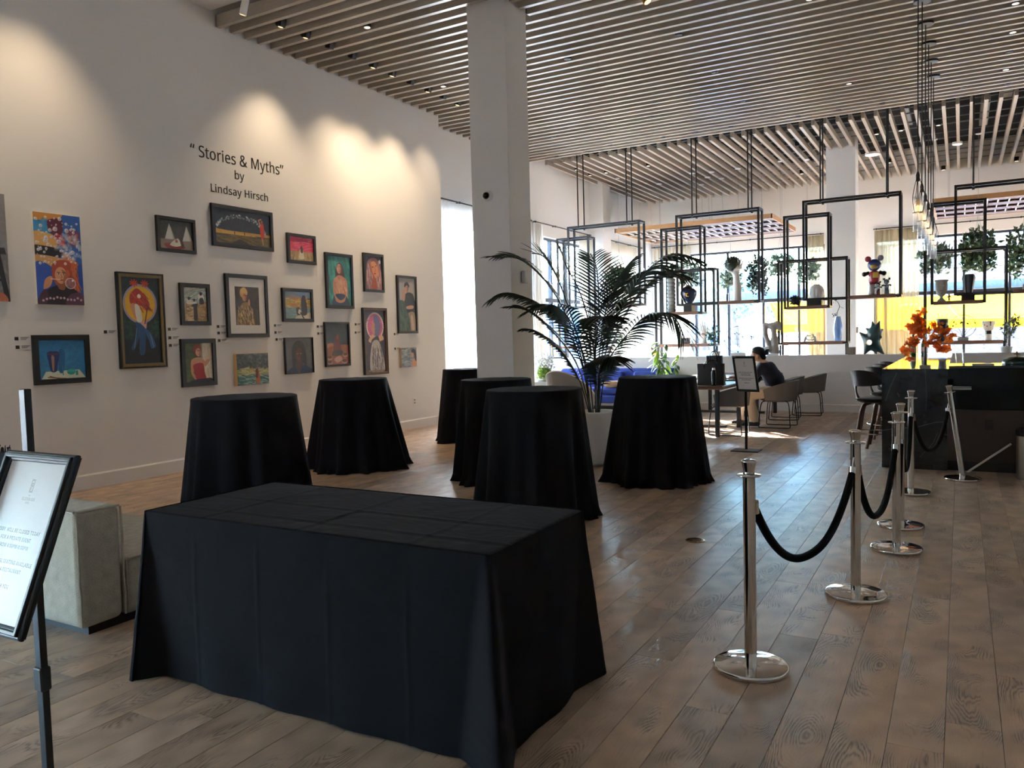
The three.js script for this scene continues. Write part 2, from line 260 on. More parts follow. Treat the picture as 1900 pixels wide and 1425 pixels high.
rod('x', ZF + 0.1, -8.25, -3.3, 'long black curtain rod above the wide far window left of the far column');
rod('x', ZF + 0.1, -2.06, 5.7, 'black curtain rod above the far window behind the bar');
curtain('z', XR + 0.1, -16.05, -12.01, 'white sheer curtain across the window between the gallery wall and the near column', M.sheer, 3);
curtain('z', XR + 0.1, -16.62, -16.22, 'narrow bunched white sheer at the edge of the near column', M.sheer, 4, 0.06);
curtain('z', XR + 0.1, -19.4, -18.75, 'beige curtain gathered at the right of the bare side window behind the palm', M.drape, 5, 0.05);
curtain('z', XR + 0.1, -22.7, -20.3, 'pale curtain over the side window behind the hanging fern', M.drape, 6);
curtain('x', ZF + 0.1, -8.2, -7.05, 'pale curtain at the left end of the wide far window', M.drape, 7, 0.05);
curtain('x', ZF + 0.1, -3.75, -3.3, 'narrow sheer curtain beside the far white column', M.gauze, 8, 0.05);
curtain('x', ZF + 0.1, -2.02, -0.98, 'sheer curtain behind the toy bear figure right of the far column', M.gauze, 9, 0.05);

// ---------------------------------------------------------------- outdoors, seen through the windows
struct('street', [bx(-70, 70, -0.6, -0.3, -80, 14)], std(0x8f8f92, 0.9));
struct('sidewalk', [bx(-40, 40, -0.3, -0.15, -27.5, -23.83), bx(-12.5, -8.9, -0.3, -0.15, -23.83, 13)], std(0xb9b7b2, 0.9));
{
  const brick = dataTex(256, 256, (x, y) => { const row = Math.floor(y / 16), xx = (x + (row & 1) * 16) % 32; const m = y % 16 < 2 || xx < 2; const g = 1 + 0.14 * Math.sin(row * 12.9 + Math.floor((x + (row & 1) * 16) / 32) * 7.7); return m ? [196, 192, 186] : [158 * g, 136 * g, 126 * g]; }, { repeat: [0.9, 0.9] });
  const b = thing('brick_building', 'pale brick building across the street with a blue slate roof', 'building');
  part('wall', bx(-6, 26, -0.3, 5.2, -44, -38), std(0xd8d2cc, 0.9, { map: brick }), b);
  part('cornice', bx(-6.2, 26.2, 4.0, 4.3, -37.95, -37.8), M.white, b); part('cornice', bx(-6.2, 26.2, 5.1, 5.35, -38.1, -37.7), M.white, b);
  const roof = part('roof', ext([[0, 0], [6.6, 0], [4.4, 4.2], [2.2, 4.2]], 32.6).rotateY(Math.PI / 2).translate(-6.3, 5.3, -37.7), std(0x8ea6bd, 0.85), b);
  for (let i = 0; i < 3; i++) { const x = 1.2 + i * 6.5; part('dormer', [bx(x, x + 1.1, 5.9, 7.2, -39.5, -38.2), ext([[-0.15, 0], [1.25, 0], [0.55, 0.6]], 1.4).translate(x, 7.2, -39.6)], M.white, b); }
  for (let i = 0; i < 8; i++) { const x = -4.6 + i * 2.9; const f = part('window_frame', bx(x, x + 1.2, 1.7, 3.6, -38.02, -37.93), M.white, b); part('window_pane', bx(x + 0.1, x + 1.1, 1.8, 3.5, -37.94, -37.91), std(0x6f8aa0, 0.15), f); }
  const c = thing('shop_building', 'pale grey building across the street behind the wide far window', 'building');
  part('wall', bx(-30, -9.5, -0.3, 4.2, -46, -39), std(0xbfc4c9, 0.9), c); part('parapet', bx(-30.2, -9.3, 4.2, 4.5, -46, -38.8), M.white, c);
  for (let i = 0; i < 6; i++) part('window_pane', bx(-28.5 + i * 3.2, -26.3 + i * 3.2, 0.8, 3.2, -39, -38.93), std(0x5d7c96, 0.15), c);
  const d = thing('low_building', 'low pale building seen through the side windows', 'building');
  part('wall', bx(-38, -32, -0.3, 3.4, -38, -4), std(0xc9cdd2, 0.9), d); part('parapet', bx(-38, -31.8, 3.4, 3.7, -38, -4), M.white, d);
  for (let i = 0; i < 7; i++) part('window_pane', bx(-32, -31.94, 0.7, 2.6, -37 + i * 4.6, -34.2 + i * 4.6), std(0x6f93b5, 0.15), d);
  // yellow awning outside the far windows
  const aw = thing('awning', 'bright yellow fabric awning with a straight valance outside the far windows', 'awning');
  const yel = phy(0xf6c014, 0.85, { transmission: 0.55, thickness: 0 });
  const X0 = -4.85, X1 = 6.2, A = [2.34, -23.86], Bp = [1.735, -25.05];
  part('canopy', surf((u, v) => [lerp(X0, X1, u), lerp(A[0], Bp[0], v) - 0.02 * Math.sin(v * 3.14), lerp(A[1], Bp[1], v)], 24, 4), yel, aw);
  part('valance', surf((u, v) => [lerp(X0, X1, u), lerp(Bp[0], 1.47, v), Bp[1] + 0.012 * Math.sin(u * 70) * v], 90, 2), yel, aw);
  part('end_panel', surf((u, v) => { const z = lerp(A[1], Bp[1], u), y1 = lerp(A[0], Bp[0], u); return [X0 - 0.35 * (1 - u) * (1 - v) * 0.6, lerp(y1, Math.max(1.47, y1 - 0.3 - 0.2 * u), v), z]; }, 8, 3), yel, aw);
  part('front_bar', bar([X0, 1.735, -25.04], [X1, 1.735, -25.04], 0.018), M.brushed, aw);
  for (let i = 0; i < 6; i++) { const x = X0 + 0.1 + i * 2.15; part('arm', bar([x, 2.3, -23.86], [x + 0.4, 1.76, -25.02], 0.016), M.wireGrey, aw); }
  part('housing', at(rb(X1 - X0 + 1.4, 0.24, 0.2, 0.03), (X0 + X1) / 2 - 0.6, 2.58, -23.95), std(0x7396c4, 0.5), aw);
  // street sign, pale blue parked van, trees and shrubs
  const sg = thing('street_sign', 'white street sign reading Brand behind the raised white hand', 'sign');
  part('panel', at(rb(0.95, 0.3, 0.03, 0.02), -8.43, 1.98, -30), M.white, sg);
  part('lettering', at(textGeo('Brand', 0.2, 0.01), -8.8, 1.89, -29.98), std(0x3a5f8e, 0.6), sg);
  part('post', cyl(0.035, 0.035, 3.2, 12, -0.3).translate(-9.1, 0, -30), M.brushed, sg);
  const van = thing('parked_van', 'pale blue parked van low behind the far windows', 'van', [-9.4, -0.3, -32.2]);
  const vb = std(0x7fb2dc, 0.35);
  part('body', ext([[-2.3, 0.35], [2.3, 0.35], [2.4, 1.0], [1.5, 1.15], [0.9, 1.75], [-2.2, 1.8], [-2.35, 1.0]], 1.6, 0.06).translate(0, 0, -0.8), vb, van);
  part('side_window', ext([[-1.9, 1.15], [0.75, 1.15], [0.55, 1.6], [-1.9, 1.62]], 0.02).translate(0, 0, 0.86), M.blackGloss, van);
  for (const x of [-1.5, 1.5]) part('wheel', at(cyl(0.34, 0.34, 0.2, 24), x, 0.34, 0.75, Math.PI / 2), M.black, van);
}
function leafCloud(cx, cy, cz, rx, ry, rz, n, size, r, open = 0.35) {
  const pos = [], ix = [], uv = [], q = new THREE.Quaternion(), e = new THREE.Euler(), v = V(0, 0, 0);
  for (let i = 0; i < n; i++) {
    const th = r() * 6.283, c = 2 * r() - 1, s = Math.sqrt(1 - c * c), k = Math.pow(open + (1 - open) * r(), 0.6);
    const px = cx + rx * k * s * Math.cos(th), py = cy + ry * k * c, pz = cz + rz * k * s * Math.sin(th), L = size * (0.6 + 0.8 * r());
    q.setFromEuler(e.set(r() * 3 - 1.5, r() * 6.283, r() * 3 - 1.5)); const b = pos.length / 3;
    for (const [x, y, z] of [[0, 0, 0], [0.28, 0.45, 0.06], [0, 1, -0.08], [-0.28, 0.45, 0.06]]) { v.set(x * L, y * L, z * L).applyQuaternion(q); pos.push(px + v.x, py + v.y, pz + v.z); uv.push(x + 0.5, y); }
    ix.push(b, b + 1, b + 2, b, b + 2, b + 3);
  }
  const g = new THREE.BufferGeometry(); g.setAttribute('position', new THREE.Float32BufferAttribute(pos, 3)); g.setAttribute('uv', new THREE.Float32BufferAttribute(uv, 2)); g.setIndex(ix); g.computeVertexNormals(); return g;
}
function tree(label, x, z, h, rad, seed, mat = M.treeLeaf) {
  const r = rng(seed), t = thing('street_tree', label, 'tree', [x, -0.3, z]);
  part('trunk', tube([[0, 0, 0], [0.06, h * 0.3, 0.03], [-0.04, h * 0.6, 0], [0, h * 0.8, 0]], 0.11, 12, 8), std(0x6a5c50, 0.9), t);
  const gs = []; for (let i = 0; i < 7; i++) { const a = r() * 6.283, k = r() * rad * 0.6; gs.push(leafCloud(Math.cos(a) * k, h * (0.62 + 0.3 * r()), Math.sin(a) * k, rad * 0.6, rad * 0.5, rad * 0.6, 420, 0.24, r)); }
  const f = part('foliage', gs, mat, t); f.userData.kind = 'stuff';
}
tree('leafy street tree behind the round wire wreath in the far window', -8.2, -33.5, 4.6, 1.5, 31);
tree('leafy street tree at the left end of the wide far window', -13.2, -34, 5.2, 1.6, 32);
tree('small street tree against the yellow awning edge', -5.5, -29.5, 3.4, 1.1, 33);
// ---------------------------------------------------------------- the gallery wall: paintings, lettering, caption cards, spotlights
// painting helper: coordinates 0..100 across and 0..100*h/w down
function painter(x, w) {
  const k = w / 100;
  const poly = (c, pts, smooth = true) => { x.fillStyle = c; x.beginPath(); const P = pts.map((p) => [p[0] * k, p[1] * k]), n = P.length; if (smooth) { x.moveTo(...P[0]); for (let i = 0; i < n; i++) { const a = P[(i + n - 1) % n], b = P[i], c2 = P[(i + 1) % n], d = P[(i + 2) % n]; x.bezierCurveTo(b[0] + (c2[0] - a[0]) / 7, b[1] + (c2[1] - a[1]) / 7, c2[0] - (d[0] - b[0]) / 7, c2[1] - (d[1] - b[1]) / 7, ...c2); } } else P.forEach((p, i) => i ? x.lineTo(...p) : x.moveTo(...p)); x.closePath(); x.fill(); };
  const ell = (c, a, b, r, q = r, rot = 0) => { x.fillStyle = c; x.beginPath(); x.ellipse(a * k, b * k, r * k, q * k, rot, 0, 6.2832); x.fill(); };
  const ring = (c, a, b, r, lw) => { x.strokeStyle = c; x.lineWidth = lw * k; x.beginPath(); x.arc(a * k, b * k, r * k, 0, 6.2832); x.stroke(); };
  const line = (c, lw, pts) => { x.strokeStyle = c; x.lineWidth = lw * k; x.lineCap = x.lineJoin = 'round'; x.beginPath(); pts.forEach((p, i) => i ? x.lineTo(p[0] * k, p[1] * k) : x.moveTo(p[0] * k, p[1] * k)); x.stroke(); };
  const rect = (c, a, b, w2, h2) => { x.fillStyle = c; x.fillRect(a * k, b * k, w2 * k, h2 * k); };
  const strokes = (cols, n, r, [a0, b0, a1, b1], len, lw, ang = null, alpha = 0.35) => { x.globalAlpha = alpha; for (let i = 0; i < n; i++) { const a = lerp(a0, a1, r()), b = lerp(b0, b1, r()), t = ang === null ? r() * 3.14 : ang + (r() - 0.5) * 0.5, L = len * (0.4 + r()); line(cols[Math.floor(r() * cols.length)], lw * (0.5 + r()), [[a, b], [a + Math.cos(t) * L, b + Math.sin(t) * L]]); } x.globalAlpha = 1; };
  return { poly, ell, ring, line, rect, strokes };
}
const SK = '#c98f6e', SKD = '#8a5238', SKL = '#e0b595';
function face(p, cx, cy, s, skin = SK, dark = SKD, turn = 0) {   // head with eyes, brows, nose, mouth
  p.ell(skin, cx, cy, 6.2 * s, 8.4 * s); p.poly(dark, [[cx + (2 - turn * 4) * s, cy - 6 * s], [cx + 6 * s, cy - 3 * s], [cx + 5.6 * s, cy + 3 * s], [cx + 1.5 * s, cy + 8 * s], [cx + 3 * s, cy]]);
  for (const d of [-2.6, 2.6]) { p.line('#3a2018', 0.7 * s, [[cx + (d - 1.4 + turn) * s, cy - 2.9 * s], [cx + (d + 1.4 + turn) * s, cy - 2.7 * s]]); p.ell('#f0e4d8', cx + (d + turn) * s, cy - 1.4 * s, 1.3 * s, 0.7 * s); p.ell('#2a1a16', cx + (d + turn) * s, cy - 1.4 * s, 0.65 * s); }
  p.line(dark, 0.7 * s, [[cx + turn * s, cy - 1 * s], [cx + (0.7 + turn) * s, cy + 2 * s], [cx + (-0.4 + turn) * s, cy + 2.3 * s]]); p.ell('#a34a3c', cx + turn * s, cy + 4.6 * s, 2 * s, 0.8 * s);
}
const ART = [];
const art = (o) => ART.push(o);
art({ z: [-3.72, -4.40], y: [1.985, 3.03], f: 'canvas', l: 'tall grey canvas of a black stool, cut off by the left picture edge', d(p, r, H) { p.rect('#8b8a8a', 0, 0, 100, H * 0.55); p.rect('#6c6b6c', 0, H * 0.55, 100, H * 0.45); p.strokes(['#9a999a', '#7b7a7a', '#838385'], 160, r, [0, 0, 100, H], 22, 5); p.poly('#1b1a1c', [[10, H * 0.5], [96, H * 0.5], [98, H * 0.56], [8, H * 0.56]], false); p.line('#1d1c1e', 6, [[20, H * 0.55], [8, H]]); p.line('#1d1c1e', 7, [[86, H * 0.55], [97, H]]); p.line('#232224', 4, [[14, H * 0.8], [92, H * 0.8]]); p.poly('#b0674a', [[60, H], [66, H * 0.93], [90, H * 0.92], [96, H]]); } });
art({ z: [-4.664, -5.155], y: [1.968, 2.9], f: 'canvas', l: 'tall unframed painting of a red-haired woman blowing bubbles', d(p, r, H) {
  p.rect('#2f5fae', 0, 0, 100, H); p.poly('#c98a3c', [[0, 0], [60, 0], [45, 12], [0, 16]]); p.strokes(['#2b86b8', '#3a9ac8', '#6aa0c8'], 50, r, [0, 12, 40, 45], 20, 8); p.poly('#5a2038', [[30, 15], [60, 10], [58, 45], [34, 40]]); p.poly('#d8a55c', [[0, 40], [40, 45], [46, 70], [0, 74]]); p.poly('#b02430', [[44, 40], [62, 48], [66, 66], [50, 64]]); p.poly('#15131b', [[0, 68], [55, 74], [50, 92], [0, 86]]); p.poly('#cf9a5e', [[0, 88], [55, 92], [70, 104], [0, 112]]); p.poly('#c8622a', [[60, 82], [90, 100], [88, 118], [62, 108]]); p.poly('#7a3c52', [[70, 30], [96, 34], [92, 62], [74, 60]]); p.strokes(['#e8e4de', '#c9b8c0', '#d8d8e0'], 60, r, [50, 40, 95, 90], 10, 6, null, 0.3);
  p.poly('#2a4fa6', [[0, 104], [40, 120], [36, H], [0, H]]); p.poly('#25499c', [[88, 112], [100, 108], [100, H], [90, H]]);
  p.poly('#a8452a', [[34, 108], [50, 96], [70, 98], [84, 116], [92, 150], [84, 164], [62, 166], [36, 140]]); p.strokes(['#c8613a', '#7e2c1c', '#d67a48'], 60, r, [60, 104, 88, 160], 16, 2.4, 1.3, 0.6);
  p.poly('#241a24', [[4, 190], [14, 166], [40, 150], [72, 152], [96, 170], [100, 190]]); p.poly('#4a2c40', [[0, 190], [6, 170], [18, 158], [24, 172], [16, 190]]); p.poly('#5a3650', [[70, 168], [96, 164], [98, 190], [60, 190]]); p.poly(SKD, [[44, 142], [62, 142], [58, 158], [46, 156]]); face(p, 52, 128, 2.1, '#d79b74', '#a8663f', 0.3); p.poly(SK, [[14, 158], [18, 138], [30, 130], [34, 136], [28, 152]]); p.line('#efe6da', 1.4, [[30, 136], [50, 137]]);
  for (let i = 0; i < 120; i++) { const a = 4 + r() * 92, b = 8 + Math.pow(r(), 0.85) * 98, q = 1 + r() * r() * 5; p.ell('rgba(235,232,236,0.85)', a, b, q); p.ell('rgba(170,150,170,0.5)', a + q * 0.2, b + q * 0.2, q * 0.6); p.ell('#ffffff', a - q * 0.3, b - q * 0.3, q * 0.25); }
  p.ell('rgba(150,130,160,0.55)', 72, 144, 11); p.ring('#e9dfe4', 72, 144, 11, 1.4); p.ell('#f4eef2', 77, 138, 2.4); for (let i = 0; i < 12; i++) p.ell('#cfa6b6', 12 + i * 7.4, 182 - r() * 8, 2.6); } });
art({ z: [-4.595, -5.192], y: [1.146, 1.655], f: 'black', b: 0.055, l: 'black-framed still life of a blue urn on a blue ground', d(p, r, H) { p.rect('#2f7db0', 0, 0, 100, H); p.strokes(['#2a74a6', '#3a8bbf'], 120, r, [0, 0, 100, H], 16, 5); p.poly('#d9dcc6', [[4, H], [14, 66], [86, 64], [100, H]], false); p.poly('#1c5f90', [[44, 22], [56, 26], [52, 66], [42, 66]]); p.poly('#23306a', [[18, 30], [22, 24], [40, 24], [44, 31], [40, 50], [36, 66], [25, 66], [21, 48]]); p.rect('#5d3a3a', 19, 28, 25, 3); p.poly('#a87c6a', [[27, 34], [33, 36], [31, 64], [28, 62]]); p.ell('#1d9c9c', 68, 68, 9, 6.5); p.ell('#35b6b0', 68, 66, 9, 3); p.rect('#2a8f96', 78, 66, 5, 10); p.line('#9a6a34', 2.4, [[18, 78], [56, 82]]); p.line('#7c4f26', 2, [[22, 76], [50, 84]]); p.line('#2c88a0', 2, [[50, 56], [50, 74]]); } });
art({ z: [-5.553, -6.13], y: [1.276, 2.346], f: 'gilt', b: 0.045, l: 'tall gilt-framed painting of a red-haired guitarist before a yellow disc', d(p, r, H) { p.rect('#15262c', 0, 0, 100, H); p.strokes(['#1d3a38', '#10202c', '#24443e'], 160, r, [0, 0, 100, H * 0.7], 18, 5); p.rect('#0d1524', 0, H * 0.72, 100, H * 0.28); p.ell('#a99bb4', 48, 62, 44, 46); p.ell('#d9a72c', 48, 62, 39, 41); for (const [cx] of [[34], [62]]) for (let i = 0; i < 9; i++) { const a = i * 0.7; p.line('#d2482a', 3, [[cx, 14], [cx + Math.cos(a) * 10, 14 + Math.sin(a) * 8]]); } p.poly('#a32a1c', [[24, 40], [40, 26], [56, 36], [72, 60], [66, 78], [50, 66], [32, 72], [22, 58]]); p.strokes(['#c8402a', '#6e1612', '#d85a38'], 60, r, [26, 34, 66, 70], 16, 2, 0.9, 0.7); p.ell('#f2e8d2', 46, 44, 5); p.poly(SK, [[22, 66], [34, 62], [48, 92], [60, 104], [54, 110], [34, 96]]); p.poly('#e8e2d8', [[34, 64], [46, 68], [52, 100], [38, 102]]); p.poly('#dca79c', [[48, 104], [62, 104], [60, 122], [52, 120]]); p.line('#4a2a1c', 2.6, [[58, 108], [66, 72]]); p.poly('#2a4a74', [[34, 104], [56, 116], [58, 140], [54, 178], [40, 178], [42, 140], [28, 168], [20, 164], [36, 130]]); p.poly('#31578a', [[54, 118], [72, 130], [84, 160], [72, 166], [66, 146]]); p.line('#9ab4cc', 1, [[36, 118], [28, 164]]); p.line('#9ab4cc', 1, [[70, 130], [78, 162]]); p.strokes(['#1d4a34', '#255a3c'], 30, r, [4, 96, 24, 140], 10, 3, null, 0.5); p.strokes(['#1d4a34', '#255a3c'], 30, r, [74, 100, 98, 136], 10, 3, null, 0.5); } });
art({ z: [-6.09, -6.63], y: [2.625, 3.04], f: 'black', b: 0.04, l: 'black-framed painting of white tents in a dark wood', d(p, r, H) { p.rect('#26261c', 0, 0, 100, H); p.strokes(['#3a4026', '#1a1c14', '#46402a'], 140, r, [0, 0, 100, H * 0.6], 14, 4, 1.5, 0.6); p.rect('#8c7a66', 0, H * 0.66, 100, H * 0.34); p.poly('#dcd8cc', [[16, 48], [30, 8], [46, 48]], false); p.poly('#b4aa98', [[33, 12], [46, 48], [40, 48]], false); p.poly('#d2cdc0', [[68, 50], [82, 10], [98, 48]], false); p.poly('#a89c88', [[83, 14], [98, 48], [92, 48]], false); p.line('#3a2c22', 5, [[64, 0], [60, 54]]); p.poly('#7c1c1c', [[14, 60], [60, 56], [74, 68], [30, 74]]); p.poly('#e2dccf', [[30, 62], [46, 48], [62, 44], [66, 60], [48, 66]]); p.poly('#3c241c', [[52, 40], [62, 38], [72, 60], [66, 68], [60, 50]]); p.ell(SKD, 50, 52, 4); } });
art({ z: [-6.884, -7.895], y: [2.76, 3.287], f: 'black', b: 0.05, l: 'wide black-framed night landscape with an arch of stars and a red figure', d(p, r, H) { p.rect('#1c2430', 0, 0, 100, H); p.strokes(['#1e2a38', '#26323e', '#141a24'], 120, r, [0, 0, 100, 30], 16, 4); x0(p, r); p.rect('#b88a3c', 0, 29, 100, 4); p.poly('#c99a4c', [[0, 28], [70, 33], [70, 36], [0, 34]]); p.rect('#4a4020', 0, 34, 100, 20); p.strokes(['#6a5526', '#3a3418', '#7c6230'], 120, r, [0, 35, 100, H], 18, 2, 0.1, 0.6); p.poly('#2a1e18', [[30, H], [44, 40], [60, H]]); for (const a of [34, 52]) p.line('#2a2418', 1.4, [[a, 33], [a, 30]]); p.poly('#b83226', [[81, 16], [88, 14], [89, 30], [84, 38], [82, 30]]); p.ell('#8a5a3c', 85, 11, 2.2, 2.6); p.line(SK, 1.6, [[82, 16], [79, 9], [84, 7]]); p.line('#c9a070', 1.4, [[85, 36], [86, 44]]); } });
function x0(p, r) { for (let i = 0; i < 260; i++) { const t = r(), a = Math.PI * (1 - t), b = (r() - 0.5) * 5; p.ell('rgba(226,228,230,' + (0.15 + 0.45 * r()) + ')', 46 + Math.cos(a) * (44 + b), 30 - Math.sin(a) * (22 + b), 0.3 + r() * 1.1); } }
art({ z: [-8.152, -8.71], y: [2.635, 3.05], f: 'black', b: 0.045, l: 'small black-framed painting of a seated figure in grass under a crimson sky', d(p, r, H) { p.rect('#c02848', 0, 0, 100, H * 0.62); p.strokes(['#e07088', '#a01c3c', '#d64864'], 60, r, [0, 0, 100, H * 0.6], 34, 2.4, 0, 0.7); p.rect('#a08458', 0, H * 0.6, 100, H * 0.4); p.strokes(['#c8ac78', '#6e5634', '#b89860'], 200, r, [0, H * 0.62, 100, H], 12, 1.4, 1.5, 0.8); p.poly('#d8cdb8', [[42, 38], [54, 36], [60, 62], [38, 62]]); p.ell('#2c1c18', 50, 32, 5, 7); p.poly('#2c1c18', [[46, 30], [55, 32], [54, 46], [47, 44]]); p.line(SK, 3, [[44, 40], [36, 56]]); } });
art({ z: [-6.365, -6.80], y: [1.76, 2.269], f: 'black', b: 0.05, l: 'black-framed painting of three hatted figures on coastal rocks', d(p, r, H) { p.rect('#c6ccc0', 0, 0, 100, H); p.strokes(['#8a9890', '#dfe2d8', '#9aa89c'], 160, r, [0, 0, 100, H * 0.55], 22, 2.4, -0.4, 0.7); p.poly('#a8845a', [[6, H], [10, 58], [34, 52], [42, H]]); p.strokes(['#d6b684', '#6e5030', '#e2c898'], 90, r, [8, 58, 46, H], 12, 4, 0, 0.7); p.poly('#b08c5c', [[54, H], [60, 62], [84, 52], [100, 54], [100, H]]); p.strokes(['#d0ae7c', '#7c5a36'], 60, r, [58, 62, 98, H], 10, 3, null, 0.5); p.rect('#2c2420', 42, 60, 16, 60); for (const [a, b, s] of [[24, 42, 1], [46, 48, 0.9], [76, 24, 1.1]]) { p.poly('#e8e2d4', [[a - 9 * s, b + 4], [a + 9 * s, b + 3], [a + 11 * s, b + 18], [a - 10 * s, b + 18]]); p.ell('#241c1c', a, b - 2, 5 * s, 6 * s); p.line('#1c1618', 2.4, [[a - 8 * s, b - 4], [a + 8 * s, b - 5]]); } p.poly('#1e1c22', [[70, 40], [84, 38], [88, 58], [70, 60]]); p.poly('#241f22', [[36, 62], [60, 58], [58, 68], [38, 70]]); } });
art({ z: [-7.048, -7.75], y: [1.603, 2.423], f: 'black', b: 0.05, mat: 0.1, l: 'large black-framed painting with a white mount of a woman in a fur cape', d(p, r, H) { p.rect('#33261f', 0, 0, 100, H); p.strokes(['#4a382c', '#241a16', '#3e3038'], 120, r, [0, 0, 100, H], 24, 6, 1.5, 0.6); p.poly('#8c6a40', [[8, 130], [12, 80], [30, 54], [58, 52], [72, 90], [80, 130], [60, 138]]); p.strokes(['#c8a468', '#5e4428', '#e0c48c', '#3c2a1c'], 260, r, [12, 62, 72, 130], 9, 3, 1.3, 0.65); p.ell('#c99a52', 36, 20, 15, 17); p.poly('#d8ac64', [[24, 10], [40, 2], [52, 14], [50, 26], [30, 24]]); face(p, 40, 34, 1.6, '#c98a5a', '#7c4a2a', 1); p.poly('#c48a60', [[54, 44], [60, 40], [62, 56], [54, 60]]); p.poly('#3c2a34', [[4, H], [10, 130], [60, 134], [88, 142], [92, H]]); } });
art({ z: [-6.34, -6.85], y: [1.012, 1.594], f: 'black', b: 0.055, l: 'black-framed painting of a woman in a red dress holding a curtain', d(p, r, H) { p.rect('#4e5630', 0, 0, 58, H); p.strokes(['#5c6638', '#40472a'], 100, r, [0, 0, 56, H], 20, 5); p.rect('#d3c4ae', 62, 0, 38, H); p.rect('#8a7458', 58, 0, 6, H); p.strokes(['#e6dac6', '#b4a288'], 40, r, [66, 0, 98, H], 40, 4, 1.5, 0.5); p.poly(SK, [[22, 54], [40, 44], [62, 46], [74, 56], [88, 44], [92, 52], [74, 72], [64, 66], [40, 66], [30, 90], [48, 112], [42, 118], [22, 94]]); p.poly('#9a1a20', [[30, 66], [64, 62], [70, 92], [74, 112], [42, 112], [34, 92]]); p.ell('#8a2c18', 46, 20, 15, 16); face(p, 49, 28, 1.5, '#d09a74', '#8e5636', 1.4); p.ell(SKL, 88, 46, 5); p.poly('#211a3c', [[20, H], [24, 112], [90, 108], [94, H]]); } });
art({ z: [-8.016, -8.61], y: [1.813, 2.28], f: 'black', b: 0.045, l: 'black-framed painting of two girls sitting by a lake', d(p, r, H) { p.rect('#9cb8cc', 0, 0, 100, 18); p.poly('#a88a80', [[0, 22], [30, 8], [60, 14], [90, 20], [100, 24]]); p.rect('#c0a468', 0, 20, 100, 24); p.strokes(['#d8b860', '#8a8a4a', '#b8743c', '#e0cc88'], 120, r, [0, 20, 80, 44], 22, 3, 0, 0.7); p.rect('#86a4b0', 0, 44, 100, 40); p.strokes(['#a8c0c8', '#5e7c88', '#6e8e60'], 80, r, [0, 44, 60, H], 24, 2, 0, 0.6); p.poly('#d6ccb8', [[40, H], [50, 66], [78, 60], [100, 58], [100, H]]); p.poly('#2a2022', [[66, 16], [78, 14], [86, 40], [84, 62], [66, 64], [62, 36]]); p.ell('#3a2420', 74, 17, 7, 8); p.poly('#3a2622', [[44, 46], [56, 44], [60, 62], [46, 64]]); p.poly('#e0d8cc', [[54, 48], [62, 54], [58, 62], [50, 58]]); p.line('#241c20', 4, [[60, 58], [72, 74]]); } });
art({ z: [-7.15, -7.685], y: [0.977, 1.389], f: 'canvas', side: 0xc59a62, dep: 0.055, l: 'small unframed canvas of a bather in a sunlit pond', d(p, r, H) { p.rect('#3c4236', 0, 0, 100, H); p.strokes(['#5a5e50', '#22261e', '#7a8078', '#3a3a4a'], 220, r, [0, 0, 100, H * 0.5], 10, 3, null, 0.7); p.rect('#6c7a4a', 0, H * 0.5, 100, 14); p.rect('#2f5a5c', 0, H * 0.68, 100, H * 0.32); p.strokes(['#c8b878', '#8a9a58', '#e0d8b0'], 90, r, [0, H * 0.46, 100, H * 0.72], 16, 2.6, 0, 0.7); p.strokes(['#3e7c80', '#8ab0a0', '#1e4448', '#d0ccb0'], 120, r, [0, H * 0.66, 100, H], 16, 2.2, 0.1, 0.7); p.poly('#b0643c', [[58, 46], [68, 44], [72, 70], [60, 74]]); p.poly('#4a2018', [[58, 40], [66, 38], [64, 60], [58, 58]]); p.line('#c07a4c', 2.6, [[58, 48], [46, 34]]); } });
art({ z: [-8.025, -8.575], y: [1.082, 1.592], f: 'slim', b: 0.012, l: 'dark grey portrait of a person with long dark hair in navy', d(p, r, H) { p.rect('#55534f', 0, 0, 100, H); p.strokes(['#5d5b58', '#4a4946'], 120, r, [0, 0, 100, H], 20, 6); p.poly('#1e1a1a', [[26, 80], [24, 30], [40, 8], [62, 10], [74, 34], [76, 74], [62, 66], [36, 70]]); p.poly('#4e3128', [[40, 60], [58, 60], [64, 82], [48, 94], [36, 80]]); face(p, 50, 44, 2.2, '#5a382c', '#3c231c', 0); p.poly('#14203c', [[4, H], [10, 84], [34, 74], [48, 94], [62, 72], [92, 82], [98, H]]); } });
art({ z: [-8.9, -9.50], y: [2.018, 2.842], f: 'black', b: 0.045, l: 'tall black-framed portrait of a long-haired woman on a teal ground', d(p, r, H) { p.rect('#2f7a72', 0, 0, 100, H); p.strokes(['#3f968c', '#1f5c58', '#4aa49a', '#2a6a6a'], 160, r, [0, 0, 100, H], 26, 7, 1.4, 0.5); p.poly('#3c2620', [[34, 60], [40, 26], [54, 18], [66, 30], [74, 66], [64, 70]]); face(p, 50, 36, 1.7, '#c98f72', '#8c5640', 0); p.line('#7a5238', 1.2, [[40, 28], [60, 27]]); p.poly('#bd8468', [[24, 72], [42, 56], [60, 56], [82, 70], [84, 108], [74, 128], [48, 136], [30, 126], [22, 100]]); p.strokes(['#d8a88c', '#9a5e46', '#c88c70', '#e0b49c'], 130, r, [28, 62, 78, 116], 12, 3.4, 1.2, 0.5); p.poly('#23304c', [[18, H], [30, 112], [72, 112], [88, H]]); p.poly('#c08a6c', [[26, 108], [34, 118], [52, 128], [70, 120], [78, 106], [70, 130], [50, 136], [32, 130]]); } });
